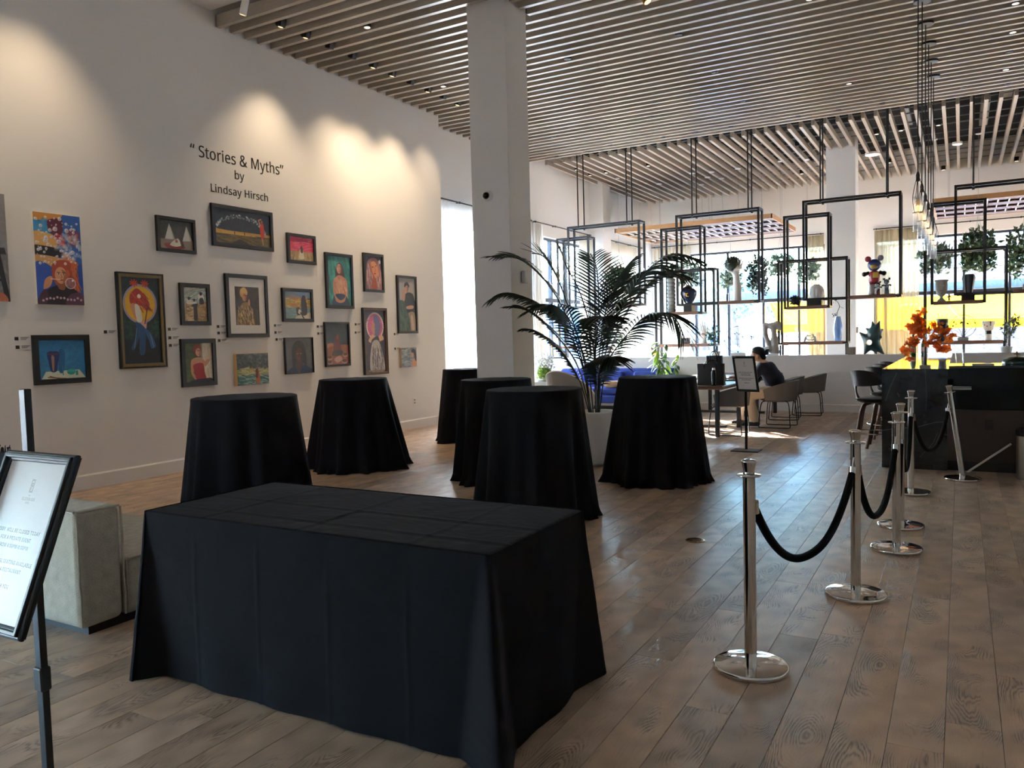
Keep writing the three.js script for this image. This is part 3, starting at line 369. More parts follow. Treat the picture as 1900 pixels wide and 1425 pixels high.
art({ z: [-9.76, -10.255], y: [2.296, 2.906], f: 'black', b: 0.04, l: 'black-framed painting of an upturned face with pale pink hair', d(p, r, H) { p.rect('#3a3440', 0, 0, 100, H); p.poly('#8a5c5c', [[8, H], [14, 30], [40, 8], [70, 10], [92, 40], [96, H]]); p.strokes(['#c89c98', '#6a4448', '#b07c7c', '#e0bcb4'], 150, r, [12, 20, 94, H], 36, 3, 1.5, 0.6); p.poly('#d0885c', [[34, 30], [56, 20], [76, 40], [78, 68], [62, 84], [42, 70]]); p.poly('#a85632', [[36, 30], [44, 60], [58, 80], [44, 74], [34, 50]]); p.ell('#2c1a1a', 46, 42, 6, 1.8, -0.2); p.ell('#2c1a1a', 66, 36, 5, 1.6, -0.3); p.line('#8c4428', 2, [[58, 42], [62, 56], [56, 58]]); p.ell('#a43a2c', 58, 66, 7, 3, -0.1); p.poly('#9c5030', [[44, 82], [64, 86], [68, H], [36, H]]); p.ell('#c8ccd0', 88, 20, 6, 8); } });
art({ z: [-8.83, -9.373], y: [1.151, 1.814], f: 'black', b: 0.03, l: 'dark black-framed painting of a crouching figure among earthen bowls', d(p, r, H) { p.rect('#2c323a', 0, 0, 100, H); p.strokes(['#363e48', '#22272e'], 130, r, [0, 0, 100, H * 0.6], 20, 6); p.poly('#b0745a', [[0, 64], [30, 60], [32, 84], [0, 86]]); p.poly('#8c5444', [[0, 76], [100, 66], [100, H], [0, H]]); p.poly('#5c2c28', [[34, 60], [42, 42], [58, 44], [64, 66], [66, 88], [34, 88]]); p.ell('#8a4a34', 52, 40, 6, 8); p.poly('#2a2024', [[30, 84], [68, 82], [72, 96], [28, 98]]); for (const [a, b, c] of [[14, 104, 12], [84, 96, 13], [80, 116, 14], [14, 118, 12]]) { p.ell('#c08a78', a, b, c, c * 0.6); p.ell('#5a3430', a, b - 2, c * 0.8, c * 0.38); } p.poly('#c49a88', [[34, 108], [58, 98], [70, 110], [46, 120]]); } });
art({ z: [-9.7, -10.275], y: [0.988, 2.038], f: 'bronze', b: 0.035, l: 'tall bronze-framed painting of a robed figure before a pink halo', d(p, r, H) { p.rect('#3a3244', 0, 0, 100, H); p.strokes(['#4c4258', '#2a2432', '#5a4c5c'], 180, r, [0, 0, 100, H], 16, 4, null, 0.6); p.ell('#ece0d8', 52, 50, 42, 44); p.ell('#c4608a', 52, 50, 37, 39); p.strokes(['#d880a4', '#b04c78'], 60, r, [24, 20, 80, 78], 14, 4, null, 0.5); for (let i = 0; i < 44; i++) { const a = i / 44 * 6.283; p.ell('#2e2230', 52 + Math.cos(a) * 40.5, 50 + Math.sin(a) * 42.5, 0.9); } p.poly('#6e6a94', [[46, 24], [62, 16], [76, 34], [78, 60], [62, 84], [48, 78]]); p.poly('#c48c78', [[36, 44], [48, 38], [50, 68], [44, 78], [34, 60]]); p.ell('#c88a70', 44, 46, 7, 9); p.poly('#d2a288', [[18, 94], [36, 76], [58, 82], [84, 78], [92, 92], [60, 100], [30, 102]]); p.poly('#4a4452', [[34, 92], [64, 80], [70, 104], [34, 108]]); p.poly('#b8b0a8', [[24, H - 6], [34, 104], [70, 100], [94, H - 6]]); p.strokes(['#5e5860', '#d8d2c8', '#2e2a34', '#8c8a98'], 120, r, [34, 108, 84, H - 8], 26, 2, 1.5, 0.7); p.rect('#8c7a5a', 14, H - 6, 76, 4); } });
art({ z: [-10.595, -11.136], y: [1.634, 2.601], f: 'black', b: 0.04, l: 'tall narrow black-framed painting of a man in a dark shirt propping his head', d(p, r, H) { p.rect('#a9a49e', 0, 0, 100, H * 0.45); p.rect('#34493a', 0, H * 0.42, 100, H * 0.58); p.strokes(['#3f5a46', '#26382c', '#4a6650'], 140, r, [0, H * 0.44, 100, H], 26, 6, 1.4, 0.6); p.line('#7e7a76', 1.2, [[24, 0], [24, 70]]); p.poly('#20242c', [[30, 70], [52, 52], [84, 56], [96, 84], [92, 128], [54, 128], [40, 96]]); face(p, 50, 38, 1.6, '#c49478', '#7a4c38', 0.4); p.poly('#211a18', [[36, 34], [38, 20], [54, 14], [66, 26], [64, 34], [52, 26]]); p.poly('#c08e70', [[24, 80], [26, 50], [36, 38], [42, 46], [36, 82]]); p.poly('#bc8a6c', [[44, 104], [70, 98], [88, 100], [84, 110], [50, 112]]); p.poly('#8c7866', [[56, 126], [92, 126], [98, H], [70, H], [64, 150]]); p.poly('#b39a82', [[70, 136], [82, 138], [90, H - 8], [74, H - 8]]); } });
art({ z: [-10.618, -11.07], y: [1.063, 1.39], f: 'canvas', side: 0xa88a70, dep: 0.03, l: 'smallest unframed canvas, of a dark-haired bather in rippling water', d(p, r, H) { p.rect('#7c8a94', 0, 0, 100, H); p.strokes(['#a8b4b8', '#4e5c68', '#c0c8c8', '#5e6e7c'], 220, r, [0, 0, 70, H], 22, 3, 0, 0.7); p.rect('#8a6a58', 0, 0, 7, H); p.poly('#c49070', [[66, H], [70, 50], [82, 40], [100, 50], [100, H]]); p.ell('#c08a6a', 74, 26, 8, 11); p.poly('#1e1818', [[66, 16], [78, 4], [96, 14], [98, 50], [88, 44], [84, 22]]); } });
const gilt = { black: M.black, gilt: std(0x7a6644, 0.45, { metalness: 0.4 }), bronze: std(0x6a4c38, 0.5, { metalness: 0.2 }), slim: M.black };
ART.forEach((a, i) => {
  const w = Math.abs(a.z[1] - a.z[0]), h = a.y[1] - a.y[0], zc = (a.z[0] + a.z[1]) / 2, yc = (a.y[0] + a.y[1]) / 2, b = a.b ?? 0, r = rng(100 + i), g = thing('painting', a.l, 'painting', [XW, yc, zc], Math.PI / 2);
  const iw = w - 2 * b, ih = h - 2 * b, mw = a.mat ?? 0, pw = iw - 2 * mw, ph = ih - 2 * mw * 1.1, W = 300, H = Math.round(W * ph / pw);
  const t = canvasTex(W, H, (x) => { const p = painter(x, W); a.d(p, r, 100 * ph / pw); p.strokes(['#ffffff', '#000000'], 260, r, [0, 0, 100, 100 * ph / pw], 5, 1.2, null, 0.045); });
  const pic = std(0xffffff, 0.5, { map: t }), dep = a.dep ?? 0.04;
  if (a.f === 'canvas') { const s = std(a.side ?? 0xe6dfd2, 0.8); part('canvas', at(new THREE.BoxGeometry(w, h, dep), 0, 0, dep / 2), [s, s, s, s, pic, s], g); return; }
  const fr = ext([[-w / 2, -h / 2], [w / 2, -h / 2], [w / 2, h / 2], [-w / 2, h / 2]], dep - 0.006, 0.003, [[[-iw / 2, -ih / 2], [-iw / 2, ih / 2], [iw / 2, ih / 2], [iw / 2, -ih / 2]]]).translate(0, 0, 0.003);
  part('frame', fr, gilt[a.f], g);
  if (a.f === 'gilt' || a.f === 'bronze') part('outer_moulding', ext([[-w / 2 - 0.006, -h / 2 - 0.006], [w / 2 + 0.006, -h / 2 - 0.006], [w / 2 + 0.006, h / 2 + 0.006], [-w / 2 - 0.006, h / 2 + 0.006]], dep + 0.006, 0.002, [[[-w / 2 + 0.012, -h / 2 + 0.012], [-w / 2 + 0.012, h / 2 - 0.012], [w / 2 - 0.012, h / 2 - 0.012], [w / 2 - 0.012, -h / 2 + 0.012]]]), M.black, g);
  if (mw) part('mount', ext([[-iw / 2, -ih / 2], [iw / 2, -ih / 2], [iw / 2, ih / 2], [-iw / 2, ih / 2]], 0.003, 0, [[[-pw / 2, -ph / 2], [-pw / 2, ph / 2], [pw / 2, ph / 2], [pw / 2, -ph / 2]]]).translate(0, 0, 0.021), M.white, g);
  part('picture', at(new THREE.BoxGeometry(pw + 0.004, ph + 0.004, 0.018), 0, 0, 0.012), [M.black, M.black, M.black, M.black, pic, M.black], g);
});
{
  const t = thing('wall_lettering', 'black wall lettering that reads Stories & Myths by Lindsay Hirsch', 'lettering', [XW, 3.6, -7.4], Math.PI / 2);
  const ink = std(0x14120f, 0.7), fit = (s, cap, w, cx, y) => { const g = textGeo(s, cap, 0.003); g.computeBoundingBox(); const b = g.boundingBox; g.translate(-(b.min.x + b.max.x) / 2, 0, 0); g.scale(w / (b.max.x - b.min.x), 1, 1); g.translate(cx, y, 0); return g; };
  part('title_line', fit('\u201C Stories & Myths\u201D', 0.142, 1.53, 0.0, 0.232), ink, t);
  part('by_line', fit('by', 0.105, 0.155, -0.015, 0.052), ink, t);
  part('name_line', fit('Lindsay Hirsch', 0.098, 0.94, -0.012, -0.165), ink, t);
  // caption cards
  const C = [[-4.483, 1.62, 'upper white caption card left of the blue urn still life'], [-4.488, 1.535, 'lower white caption card left of the blue urn still life'], [-5.431, 1.683, 'white caption card at the left of the guitarist painting'], [-6.242, 1.711, 'highest of three caption cards right of the guitarist painting'], [-6.244, 1.609, 'middle of three caption cards right of the guitarist painting'], [-6.246, 1.519, 'lowest of three caption cards right of the guitarist painting'], [-6.956, 1.744, 'highest of three caption cards left of the white-mounted painting'], [-6.959, 1.662, 'middle of three caption cards left of the white-mounted painting'], [-6.962, 1.567, 'lowest of three caption cards left of the white-mounted painting'], [-7.914, 1.76, 'highest of three caption cards below left of the lake painting'], [-7.918, 1.664, 'middle of three caption cards left of the dark grey portrait'], [-7.932, 1.568, 'lowest of three caption cards left of the dark grey portrait'], [-8.744, 1.746, 'upper caption card left of the earthen bowls painting'], [-8.75, 1.644, 'lower caption card left of the earthen bowls painting'], [-9.581, 1.781, 'upper caption card left of the pink halo painting'], [-9.574, 1.655, 'lower caption card left of the pink halo painting'], [-10.547, 1.623, 'caption card below the left corner of the propped head painting'], [-10.548, 1.381, 'caption card beside the smallest bather canvas']];
  const g = rb(0.17, 0.05, 0.003, 0.001, 1), ink2 = std(0x4a4a50, 0.7), rows = [0.011, 0.001, -0.01].map((y, i) => bx(-0.02, [0.065, 0.05, 0.035][i] - 0.0, y, y + 0.005, 0.0016, 0.0022)), swatch = bx(-0.078, -0.04, -0.016, 0.018, 0.0016, 0.0022);
  for (const [z, y, l] of C) { const c = thing('caption_card', l, 'caption card', [XW + 0.0018, y, z - 0.03], Math.PI / 2); part('card', g, M.white, c); part('printed_lines', rows, ink2, c); part('printed_square', swatch, M.dark, c); }
  const o = thing('wall_outlet', 'white wall outlet low on the gallery wall', 'outlet', [XW, 0.466, -11.005], Math.PI / 2);
  part('plate', rb(0.075, 0.12, 0.008, 0.003).translate(0, 0, 0.004), M.trim, o);
  for (const y of [0.024, -0.024]) part('socket', [rb(0.034, 0.03, 0.004, 0.004).translate(0, y, 0.009), bx(-0.008, -0.005, y - 0.006, y + 0.006, 0.0108, 0.0114), bx(0.005, 0.008, y - 0.006, y + 0.006, 0.0108, 0.0114)], M.matteGrey, o);
}
// adjustable black spots between the slats, in a row along the gallery wall
{
  const Z = [-7.475, -7.912, -8.361, -8.821, -9.274, -9.719, -10.175, -10.639, -11.064, -11.501], lit = { 1: [-7.8, 1], 4: [-9.05, 0.9], 5: [-9.75, 1.1], 7: [-10.5, 1.3], 9: [-11.6, 0.6] };
  const ord = ['nearest', 'second', 'third', 'fourth', 'fifth', 'sixth', 'seventh', 'eighth', 'ninth', 'farthest'];
  const lensOn = std(0xfff3da, 0.3, { emissive: 0xffdca0, emissiveIntensity: 1.5 }), lensOff = std(0x2a2622, 0.3);
  Z.forEach((z, i) => {
    const t = thing('wall_spotlight', ord[i] + ' black box spotlight in the row along the gallery wall ceiling', 'spotlight', [-7.44, HC - 0.02, z - 0.02]);
    const tip = new THREE.Group();
    part('housing', at(rb(0.085, 0.11, 0.085, 0.006), 0, 0.05, 0, 0, 0, -0.3), M.black, t);
    part('yoke', [bx(-0.05, -0.044, 0.02, 0.14, -0.05, 0.05), bx(-0.05, 0.05, 0.135, 0.145, -0.02, 0.02)], M.blackMetal, t);
    part('lens', at(cyl(0.03, 0.03, 0.006, 20), -0.016, -0.008, 0, 0, 0, -0.3), lit[i] || i === 0 ? lensOn : lensOff, t);
    if (lit[i]) { const s = new THREE.SpotLight(0xffe0b8, SPOT * lit[i][1], 0, 0.72, 1, 2); s.name = 'wall_spotlight_beam'; s.position.set(-7.47, HC - 0.06, z - 0.02); s.target.position.set(XW, 2.35, lit[i][0]); s.castShadow = true; s.shadow.radius = 4; scene.add(s, s.target); }
  });
  [[-7.36, -6.85, 0, 'white cylinder track light hanging at the top edge of the gallery wall'], [-7.3, -4.7, 0.85, 'white cylinder track light over the bubble painting'], [-7.3, -3.2, 0.6, 'white cylinder track light over the grey stool painting']].forEach(([x, z, k, l]) => {
    const t = thing('track_light', l, 'track light', [x, 5.69, z]);
    part('stem', cyl(0.012, 0.012, 0.16, 10, -0.16), M.white, t); part('canopy', cyl(0.05, 0.05, 0.02, 20, -0.02), M.white, t);
    part('housing', at(cyl(0.042, 0.042, 0.19, 24, -0.095), -0.02, -0.2, 0, 0, 0, -0.35), M.white, t);
    part('lens', at(cyl(0.034, 0.034, 0.004, 20), -0.055, -0.292, 0, 0, 0, -0.35), lensOn, t);
    if (k) { const s = new THREE.SpotLight(0xffe0b8, SPOT * k, 0, 0.75, 1, 2); s.name = 'track_light_beam'; s.position.set(x - 0.06, 5.37, z); s.target.position.set(XW, 2.1, z + 0.1); s.castShadow = true; s.shadow.radius = 4; scene.add(s, s.target); }
  });
  { const t = thing('track_light', 'warm lit brass track light hanging from the slats at the top edge of the picture', 'track light', [-3.17, HC, -8.9]); part('stem', cyl(0.012, 0.012, 0.14, 10, -0.1), M.black, t); part('housing', at(cyl(0.05, 0.05, 0.16, 24, -0.08), 0, -0.14, 0, 0, 0, 0.5), M.brass, t); part('lens', at(cyl(0.042, 0.042, 0.004, 20), 0.04, -0.212, 0, 0, 0, 0.5), lensOn, t); }
  // round downlights between the slats
  const D = [[-6.605, -8.103, 1], [-7.136, -10.613, 1], [-3.322, -10.523], [-4.963, -10.536], [-3.318, -12.485], [-1.611, -14.224, 1], [-3.32, -14.3], [-1.966, -15.757], [-1.239, -15.74], [-2.668, -15.779], [-4.963, -14.339], [-3.919, -15.848], [-5.288, -15.9], [-4.616, -15.878], [-7.116, -14.391], [-6.442, -15.926], [-7.127, -15.944], [-7.817, -15.979], [-1.616, -10.453, 1], [0.575, -11.949, 1], [0.6, -13.044, 1], [0.6, -13.911], [0.596, -14.818, 1], [0.665, -15.744], [0.019, -15.699], [-3.056, -18.267], [-3.467, -21.511, 1], [-1.467, -18.191, 1], [-1.033, -18.173, 1], [-1.443, -21.456, 1], [-0.343, -18.158, 1], [-0.492, -23.268, 1], [1.056, -23.2, 1], [-8.1, -18.392, 1], [-8.012, -17.6, 1], [-7.555, -18.344, 1], [-6.406, -18.228, 1]];
  const on = std(0xfff6e6, 0.3, { emissive: 0xfff0d8, emissiveIntensity: 0.9 }), can = cyl(0.05, 0.05, 0.1, 20), lens = cyl(0.038, 0.038, 0.003, 20);
  const nth = ['first', 'second', 'third', 'fourth', 'fifth', 'sixth', 'seventh', 'eighth', 'ninth', 'tenth', 'eleventh', 'twelfth'], lab = new Map();
  for (const far of [false, true]) { const rows = []; for (const d of D.filter((q) => (q[1] < -16.6) === far).sort((a, b) => b[1] - a[1])) { const q = rows.find((w) => Math.abs(w[0][1] - d[1]) < 0.35); if (q) q.push(d); else rows.push([d]); } rows.forEach((w, i) => w.sort((a, b) => a[0] - b[0]).forEach((d, j) => lab.set(d, `${nth[j]} downlight from the left in the ${nth[i]} row back among the ${far ? 'far' : 'near'} ceiling slats`))); }
  D.forEach((d) => { const [x, z, k] = d;
    const far = z < -16.6, zz = far ? z : -7.105 - 0.2258 * (Math.round((-7.105 - 0.143 - z) / 0.2258)) - 0.143, xx = far ? 0.825 + 0.2245 * Math.round((x - 0.825 - 0.112) / 0.2245) + 0.112 : x;
    const t = thing('downlight', lab.get(d), 'downlight', [xx, HC + 0.0, zz], 0, far ? 'downlights between the far slats' : 'downlights between the near slats');
    part('can', can, M.black, t); part('lens', lens, k ? on : M.dark, t, [0, -0.0032, 0]);
  });
}
// ---------------------------------------------------------------- draped tables
function roundDrape(R, H, flare, seed, lobes = []) {
  const r = rng(seed), A = [[5, 0.016], [7, 0.02], [9, 0.024], [13, 0.02], [17, 0.012], [23, 0.006]].map(([n, a]) => [n, a * (0.7 + 0.6 * r()), r() * 6.283]), pos = [], ix = [], uv = [], NT = 240;
  const rows = [];
  for (let i = 0; i <= 8; i++) rows.push({ r: (R - 0.012) * Math.max(i / 8, 0.002), y: H, t: 0 });
  for (let i = 1; i <= 3; i++) { const a = i / 3 * Math.PI / 2; rows.push({ r: R - 0.012 + 0.012 * Math.sin(a), y: H - 0.012 + 0.012 * Math.cos(a), t: 0.001 }); }
  for (let i = 1; i <= 26; i++) { const t = i / 26; rows.push({ r: R, y: lerp(H - 0.012, 0.006, t), t }); }
  rows.forEach((q, j) => { for (let i = 0; i <= NT; i++) {
    const th = i / NT * 6.2832; let f = 0; for (const [n, a, p] of A) f += a * Math.sin(n * th + p + 0.5 * Math.sin(2 * th + p));
    const k = Math.pow(q.t, 0.75); let rr = q.r + (flare * Math.pow(q.t, 1.15) + f * k * 1.25); for (const [c, wd, am] of lobes) { const d = Math.atan2(Math.sin(th - c), Math.cos(th - c)); rr += am * Math.exp(-d * d / wd / wd) * q.t; }
    if (q.t > 0.93) rr += 0.02 * Math.sin(th * 31 + seed) * (q.t - 0.93) / 0.07 + 0.015 * (q.t - 0.93) / 0.07;
    const sag = q.t === 0 ? 0.0035 * n3(Math.cos(th) * q.r * 9 + seed, Math.sin(th) * q.r * 9, 0) : 0;
    pos.push(rr * Math.cos(th), q.y + sag, rr * Math.sin(th)); uv.push(th * 0.4, q.t * 1.1 + q.r);
  } });
  for (let j = 0; j < rows.length - 1; j++) for (let i = 0; i < NT; i++) { const a = j * (NT + 1) + i, b = a + 1, c = a + NT + 1, d = c + 1; ix.push(a, b, d, a, d, c); }
  const g = new THREE.BufferGeometry(); g.setAttribute('position', new THREE.Float32BufferAttribute(pos, 3)); g.setAttribute('uv', new THREE.Float32BufferAttribute(uv, 2)); g.setIndex(ix); g.computeVertexNormals(); return g;
}
const CK = [
  [[-5.22, -4.66], 0.425, 0.10, 'black cloth on the round cocktail table nearest the gallery wall, behind the long table', []],
  [[-6.305, -7.28], 0.40, 0.115, 'black cloth on the round cocktail table standing alone below the bowls painting', [[0.35, 0.5, 0.14]]],
  [[-6.378, -9.93], 0.375, 0.07, 'black cloth on the farthest round cocktail table, half hidden by the white column', [[3.5, 0.5, 0.05]]],
  [[-4.315, -7.26], 0.375, 0.085, 'black cloth on the round cocktail table right in front of the white column', [[3.6, 0.5, 0.06]]],
  [[-3.104, -5.84], 0.4, 0.09, 'black cloth on the round cocktail table just behind the right end of the long table', []],
  [[-2.691, -7.73], 0.39, 0.1, 'black cloth on the round cocktail table right of the potted palm', [[0.4, 0.5, 0.07]]]];
CK.forEach(([p, R, fl, l, lob], i) => single('tablecloth', l, 'tablecloth', roundDrape(R, 1.067, fl, 40 + i, lob), M.cloth, [p[0], 0, p[1]], i * 0.7));
{
  // long banquet table under a floor-length cloth: four flat drops, a cone of spare cloth swung out at each corner
  const X0 = -3.225, X1 = -1.39, Z0 = -3.05, Z1 = -2.26, H = 0.75, rc = 0.022, per = [], r = rng(77);
  const side = (ax, az, bxx, bz, nx, nz) => { const L = Math.hypot(bxx - ax, bz - az), n = Math.round(L / 0.008); for (let i = 0; i < n; i++) { const s = i / n * L; per.push({ x: lerp(ax, bxx, i / n), z: lerp(az, bz, i / n), nx, nz, s, L }); } };
  const corner = (cx, cz, a0) => { for (let i = 0; i < 14; i++) { const a = a0 + i / 14 * Math.PI / 2; per.push({ x: cx + rc * Math.cos(a), z: cz + rc * Math.sin(a), nx: Math.cos(a), nz: Math.sin(a), s: 0, L: 0, c: (i / 14 - 0.5) * 2 }); } };
  side(X0 + rc, Z1, X1 - rc, Z1, 0, 1); corner(X1 - rc, Z1 - rc, 0); per.splice(per.length - 14, 14); // front, then corners in order
  per.length = 0;
  const cornerDef = [];
  const addCorner = (cx, cz, a0, a1) => { const st = per.length; for (let i = 0; i <= 14; i++) { const a = lerp(a0, a1, i / 14); per.push({ x: cx + rc * Math.cos(a), z: cz + rc * Math.sin(a), nx: Math.cos(a), nz: Math.sin(a) }); } cornerDef.push((st + per.length) / 2); };
  side(X0 + rc, Z1, X1 - rc, Z1, 0, 1); addCorner(X1 - rc, Z1 - rc, Math.PI / 2, 0);
  side(X1, Z1 - rc, X1, Z0 + rc, 1, 0); addCorner(X1 - rc, Z0 + rc, 0, -Math.PI / 2);
  side(X1 - rc, Z0, X0 + rc, Z0, 0, -1); addCorner(X0 + rc, Z0 + rc, -Math.PI / 2, -Math.PI);
  side(X0, Z0 + rc, X0, Z1 - rc, -1, 0); addCorner(X0 + rc, Z1 - rc, -Math.PI, -1.5 * Math.PI);
  let acc = 0; per.forEach((p, i) => { if (i) acc += Math.hypot(p.x - per[i - 1].x, p.z - per[i - 1].z); p.u = acc; }); const TOT = acc + 0.01;
  const cu = cornerDef.map((c) => per[Math.floor(c)].u), diag = [[0.62, 0.78], [0.3, -0.95], [-0.7, -0.7], [0.15, 0.99]], reach = [0.2, 0.1, 0.12, 0.1];
  const creases = [0.32, 0.7, 1.08, 1.46].map((s) => per[0].u + s);
  const NR = 34, pos = [], uv = [], ix = [], N = per.length;
  for (let j = 0; j <= NR; j++) for (let i = 0; i <= N; i++) {
    const p = per[i % N], t = j / NR, y = lerp(H, 0.012, t), edge = j === 0 ? 0 : 1;
    let o = 0.022 * t + 0.008 * t * n3(p.u * 2.1, t * 2, 3) + 0.004 * n3(p.u * 7, t * 4, 7) * edge; const k = 0.010 * sstep(t, 0, 0.1);
    for (const c of creases) { const d = p.u - c; o += 0.004 * Math.exp(-d * d / 0.00012) * sstep(t, 0.02, 0.2) - 0.0025 * Math.exp(-d * d / 0.0012) * edge; }
    o += 0.006 * Math.sin(p.u * 17) * t * t;
    let x = p.x + p.nx * o, z = p.z + p.nz * o;
    cu.forEach((c, q) => { let d = p.u - c; if (d > TOT / 2) d -= TOT; if (d < -TOT / 2) d += TOT; const w = 0.025 + 0.115 * Math.pow(t, 0.8), e = Math.max(0, 1 - Math.abs(d) / w), b = e * e * (3 - 2 * e) * reach[q] * Math.pow(t, 1.05), sq = Math.max(0, 1 - Math.abs(d) / (w * 3.2)); x += diag[q][0] * b - p.nx * 0.028 * t * sq * (1 - e); z += diag[q][1] * b - p.nz * 0.028 * t * sq * (1 - e); });
    pos.push(x, y - (j === 0 ? 0 : 0), z); uv.push(p.u * 0.7, t);
  }
  for (let j = 0; j < NR; j++) for (let i = 0; i < N; i++) { const a = j * (N + 1) + i, b = a + 1, c = a + N + 1, d = c + 1; ix.push(a, d, b, a, c, d); }
  const g = new THREE.BufferGeometry(); g.setAttribute('position', new THREE.Float32BufferAttribute(pos, 3)); g.setAttribute('uv', new THREE.Float32BufferAttribute(uv, 2)); g.setIndex(ix); g.computeVertexNormals();
  const crease = (d, w) => Math.exp(-d * d / (w * w));
  const top = surf((u, v) => { const x = lerp(X0 + 0.004, X1 - 0.004, u), z = lerp(Z1 - 0.004, Z0 + 0.004, v); let y = H + 0.0012 * n3(x * 6, z * 6, 1); for (const c of [-2.85, -2.3, -1.75]) y += 0.002 * crease(x - c - 0.01 * n3(z * 5, c, 0), 0.012) - 0.001 * crease(x - c - 0.03, 0.02); for (const c of [-2.66, -2.42]) y += 0.0018 * crease(z - c - 0.006 * n3(x * 4, c, 0), 0.012) - 0.0015 * crease(z - c - 0.03, 0.02); y -= 0.006 * (sstep(Math.max(Math.abs(u - 0.5), 0), 0.492, 0.5) + sstep(Math.abs(v - 0.5), 0.48, 0.5)); return [x, y, z]; }, 220, 100, [2, 1]);
  const cl = single('tablecloth', 'long black cloth draped to the floor over the rectangular banquet table in front', 'tablecloth', [g, top], M.cloth);
}

// ---------------------------------------------------------------- grey sofa at the left
{
  const t = thing('sofa', 'low grey fabric sofa with raised seams left of the long black table', 'sofa');
  const soft = (w, h, d, x, y, z, seed, r = 0.045) => { const g = new RoundedBoxGeometry(w, h, d, 6, r), p = g.attributes.position, n = g.attributes.normal; for (let i = 0; i < p.count; i++) { const k = 0.010 * n3(p.getX(i) * 4 + seed, p.getY(i) * 4, p.getZ(i) * 4); p.setXYZ(i, p.getX(i) + n.getX(i) * k, p.getY(i) + n.getY(i) * k, p.getZ(i) + n.getZ(i) * k); } uvMetres(g); scaleUV(g, 2.5, 2.5); g.translate(x, y, z); return g; };
  const B = (w, h, d, x, y, z, s) => { const g = soft(w, h, d, x, y, z, s); return g; };
  part('backrest', B(1.96, 0.62, 0.25, -4.9, 0.355, -2.495, 1), M.sofa, t);
  part('seat', B(1.96, 0.315, 0.78, -4.905, 0.202, -3.01, 4), M.sofa, t);
  const wob = (a, b, n, s) => { const o = []; for (let i = 0; i <= n; i++) { const k = i / n; o.push(V(...a).lerp(V(...b), k).add(V(0.005 * n3(k * 7, s, 0), 0, 0.006 * n3(k * 6, s, 5)))); } return o; };
  for (const [a, b, s] of [[[-3.919, 0.06, -2.374], [-3.919, 0.645, -2.374], 1], [[-3.919, 0.06, -2.617], [-3.919, 0.645, -2.617], 2], [[-3.919, 0.655, -2.38], [-3.919, 0.655, -2.61], 3], [[-3.925, 0.06, -2.637], [-3.925, 0.345, -2.637], 5], [[-3.925, 0.352, -2.65], [-3.925, 0.352, -3.38], 6], [[-3.94, 0.655, -2.374], [-5.86, 0.655, -2.374], 7]]) part('seam', tube(wob(a, b, 10, s), 0.0065, 40, 6), M.sofa, t);
  part('plinth', bx(-5.85, -3.96, 0, 0.05, -3.37, -2.43), M.black, t);
}
// dark fringed pillow propped on the sofa, its corner peeping in at the left edge
{
  const t = thing('pillow', 'dark fringed pillow on the grey sofa at the left edge', 'pillow', [-5.45, 0.6, -2.76]), r = rng(9), m = phy(0x10131a, 0.95), gs = [];
  part('cushion', surf((u, v) => { const a = u * 2 - 1, b = v * 2 - 1; return [a * 0.25, b * 0.25, 0.08 * Math.pow(Math.max(0, (1 - a * a) * (1 - b * b)), 0.4)]; }, 24, 24), m, t); part('cushion_back', surf((u, v) => { const a = 1 - u * 2, b = v * 2 - 1; return [a * 0.25, b * 0.25, -0.08 * Math.pow(Math.max(0, (1 - a * a) * (1 - b * b)), 0.4)]; }, 24, 24), m, t);
  for (let i = 0; i < 90; i++) { const k = i % 45 / 45 * 0.5 - 0.25, x = i < 45 ? k : 0.25, y = i < 45 ? 0.25 : k, dx = i < 45 ? (r() - 0.5) * 0.03 : 0.035 + r() * 0.02, dy = i < 45 ? 0.03 + r() * 0.02 : (r() - 0.5) * 0.03; gs.push(bar([x, y, 0], [x + dx, y + dy, (r() - 0.5) * 0.02], 0.003, 4)); }
  part('fringe', gs, m, t).userData.kind = 'stuff';
}

// ---------------------------------------------------------------- notice signs on posts
const signTex = canvasTex(768, 1117, (x, W, H) => {
  x.fillStyle = '#f2f2f3'; x.fillRect(0, 0, W, H); x.textAlign = 'center'; x.strokeStyle = x.fillStyle = '#8b8782'; x.lineWidth = 4; x.strokeRect(365, 130, 40, 92); x.strokeRect(372, 137, 26, 78); x.beginPath(); x.arc(385, 168, 10, 0.6, 5.6); x.stroke(); x.beginPath(); x.moveTo(392, 150); x.lineTo(378, 205); x.stroke();
  x.font = '15px serif'; x.fillText('THE', 385, 252); x.font = '30px serif'; x.fillText('GLENMARK', 385, 282); x.font = '16px serif'; x.fillText('HOTEL', 385, 304);
  x.fillStyle = '#26272b'; x.font = 'bold 38px sans-serif'; ['LOBBY  WILL BE CLOSED TODAY', 'FOR A PRIVATE EVENT', 'FROM 4:00PM-8:00PM', '', 'ADDITIONAL SEATING AVAILABLE', 'AT OLIA RESTAURANT', '', 'THANK YOU'].forEach((s, i) => x.fillText(s, 384, 512 + i * 54, 690));
});
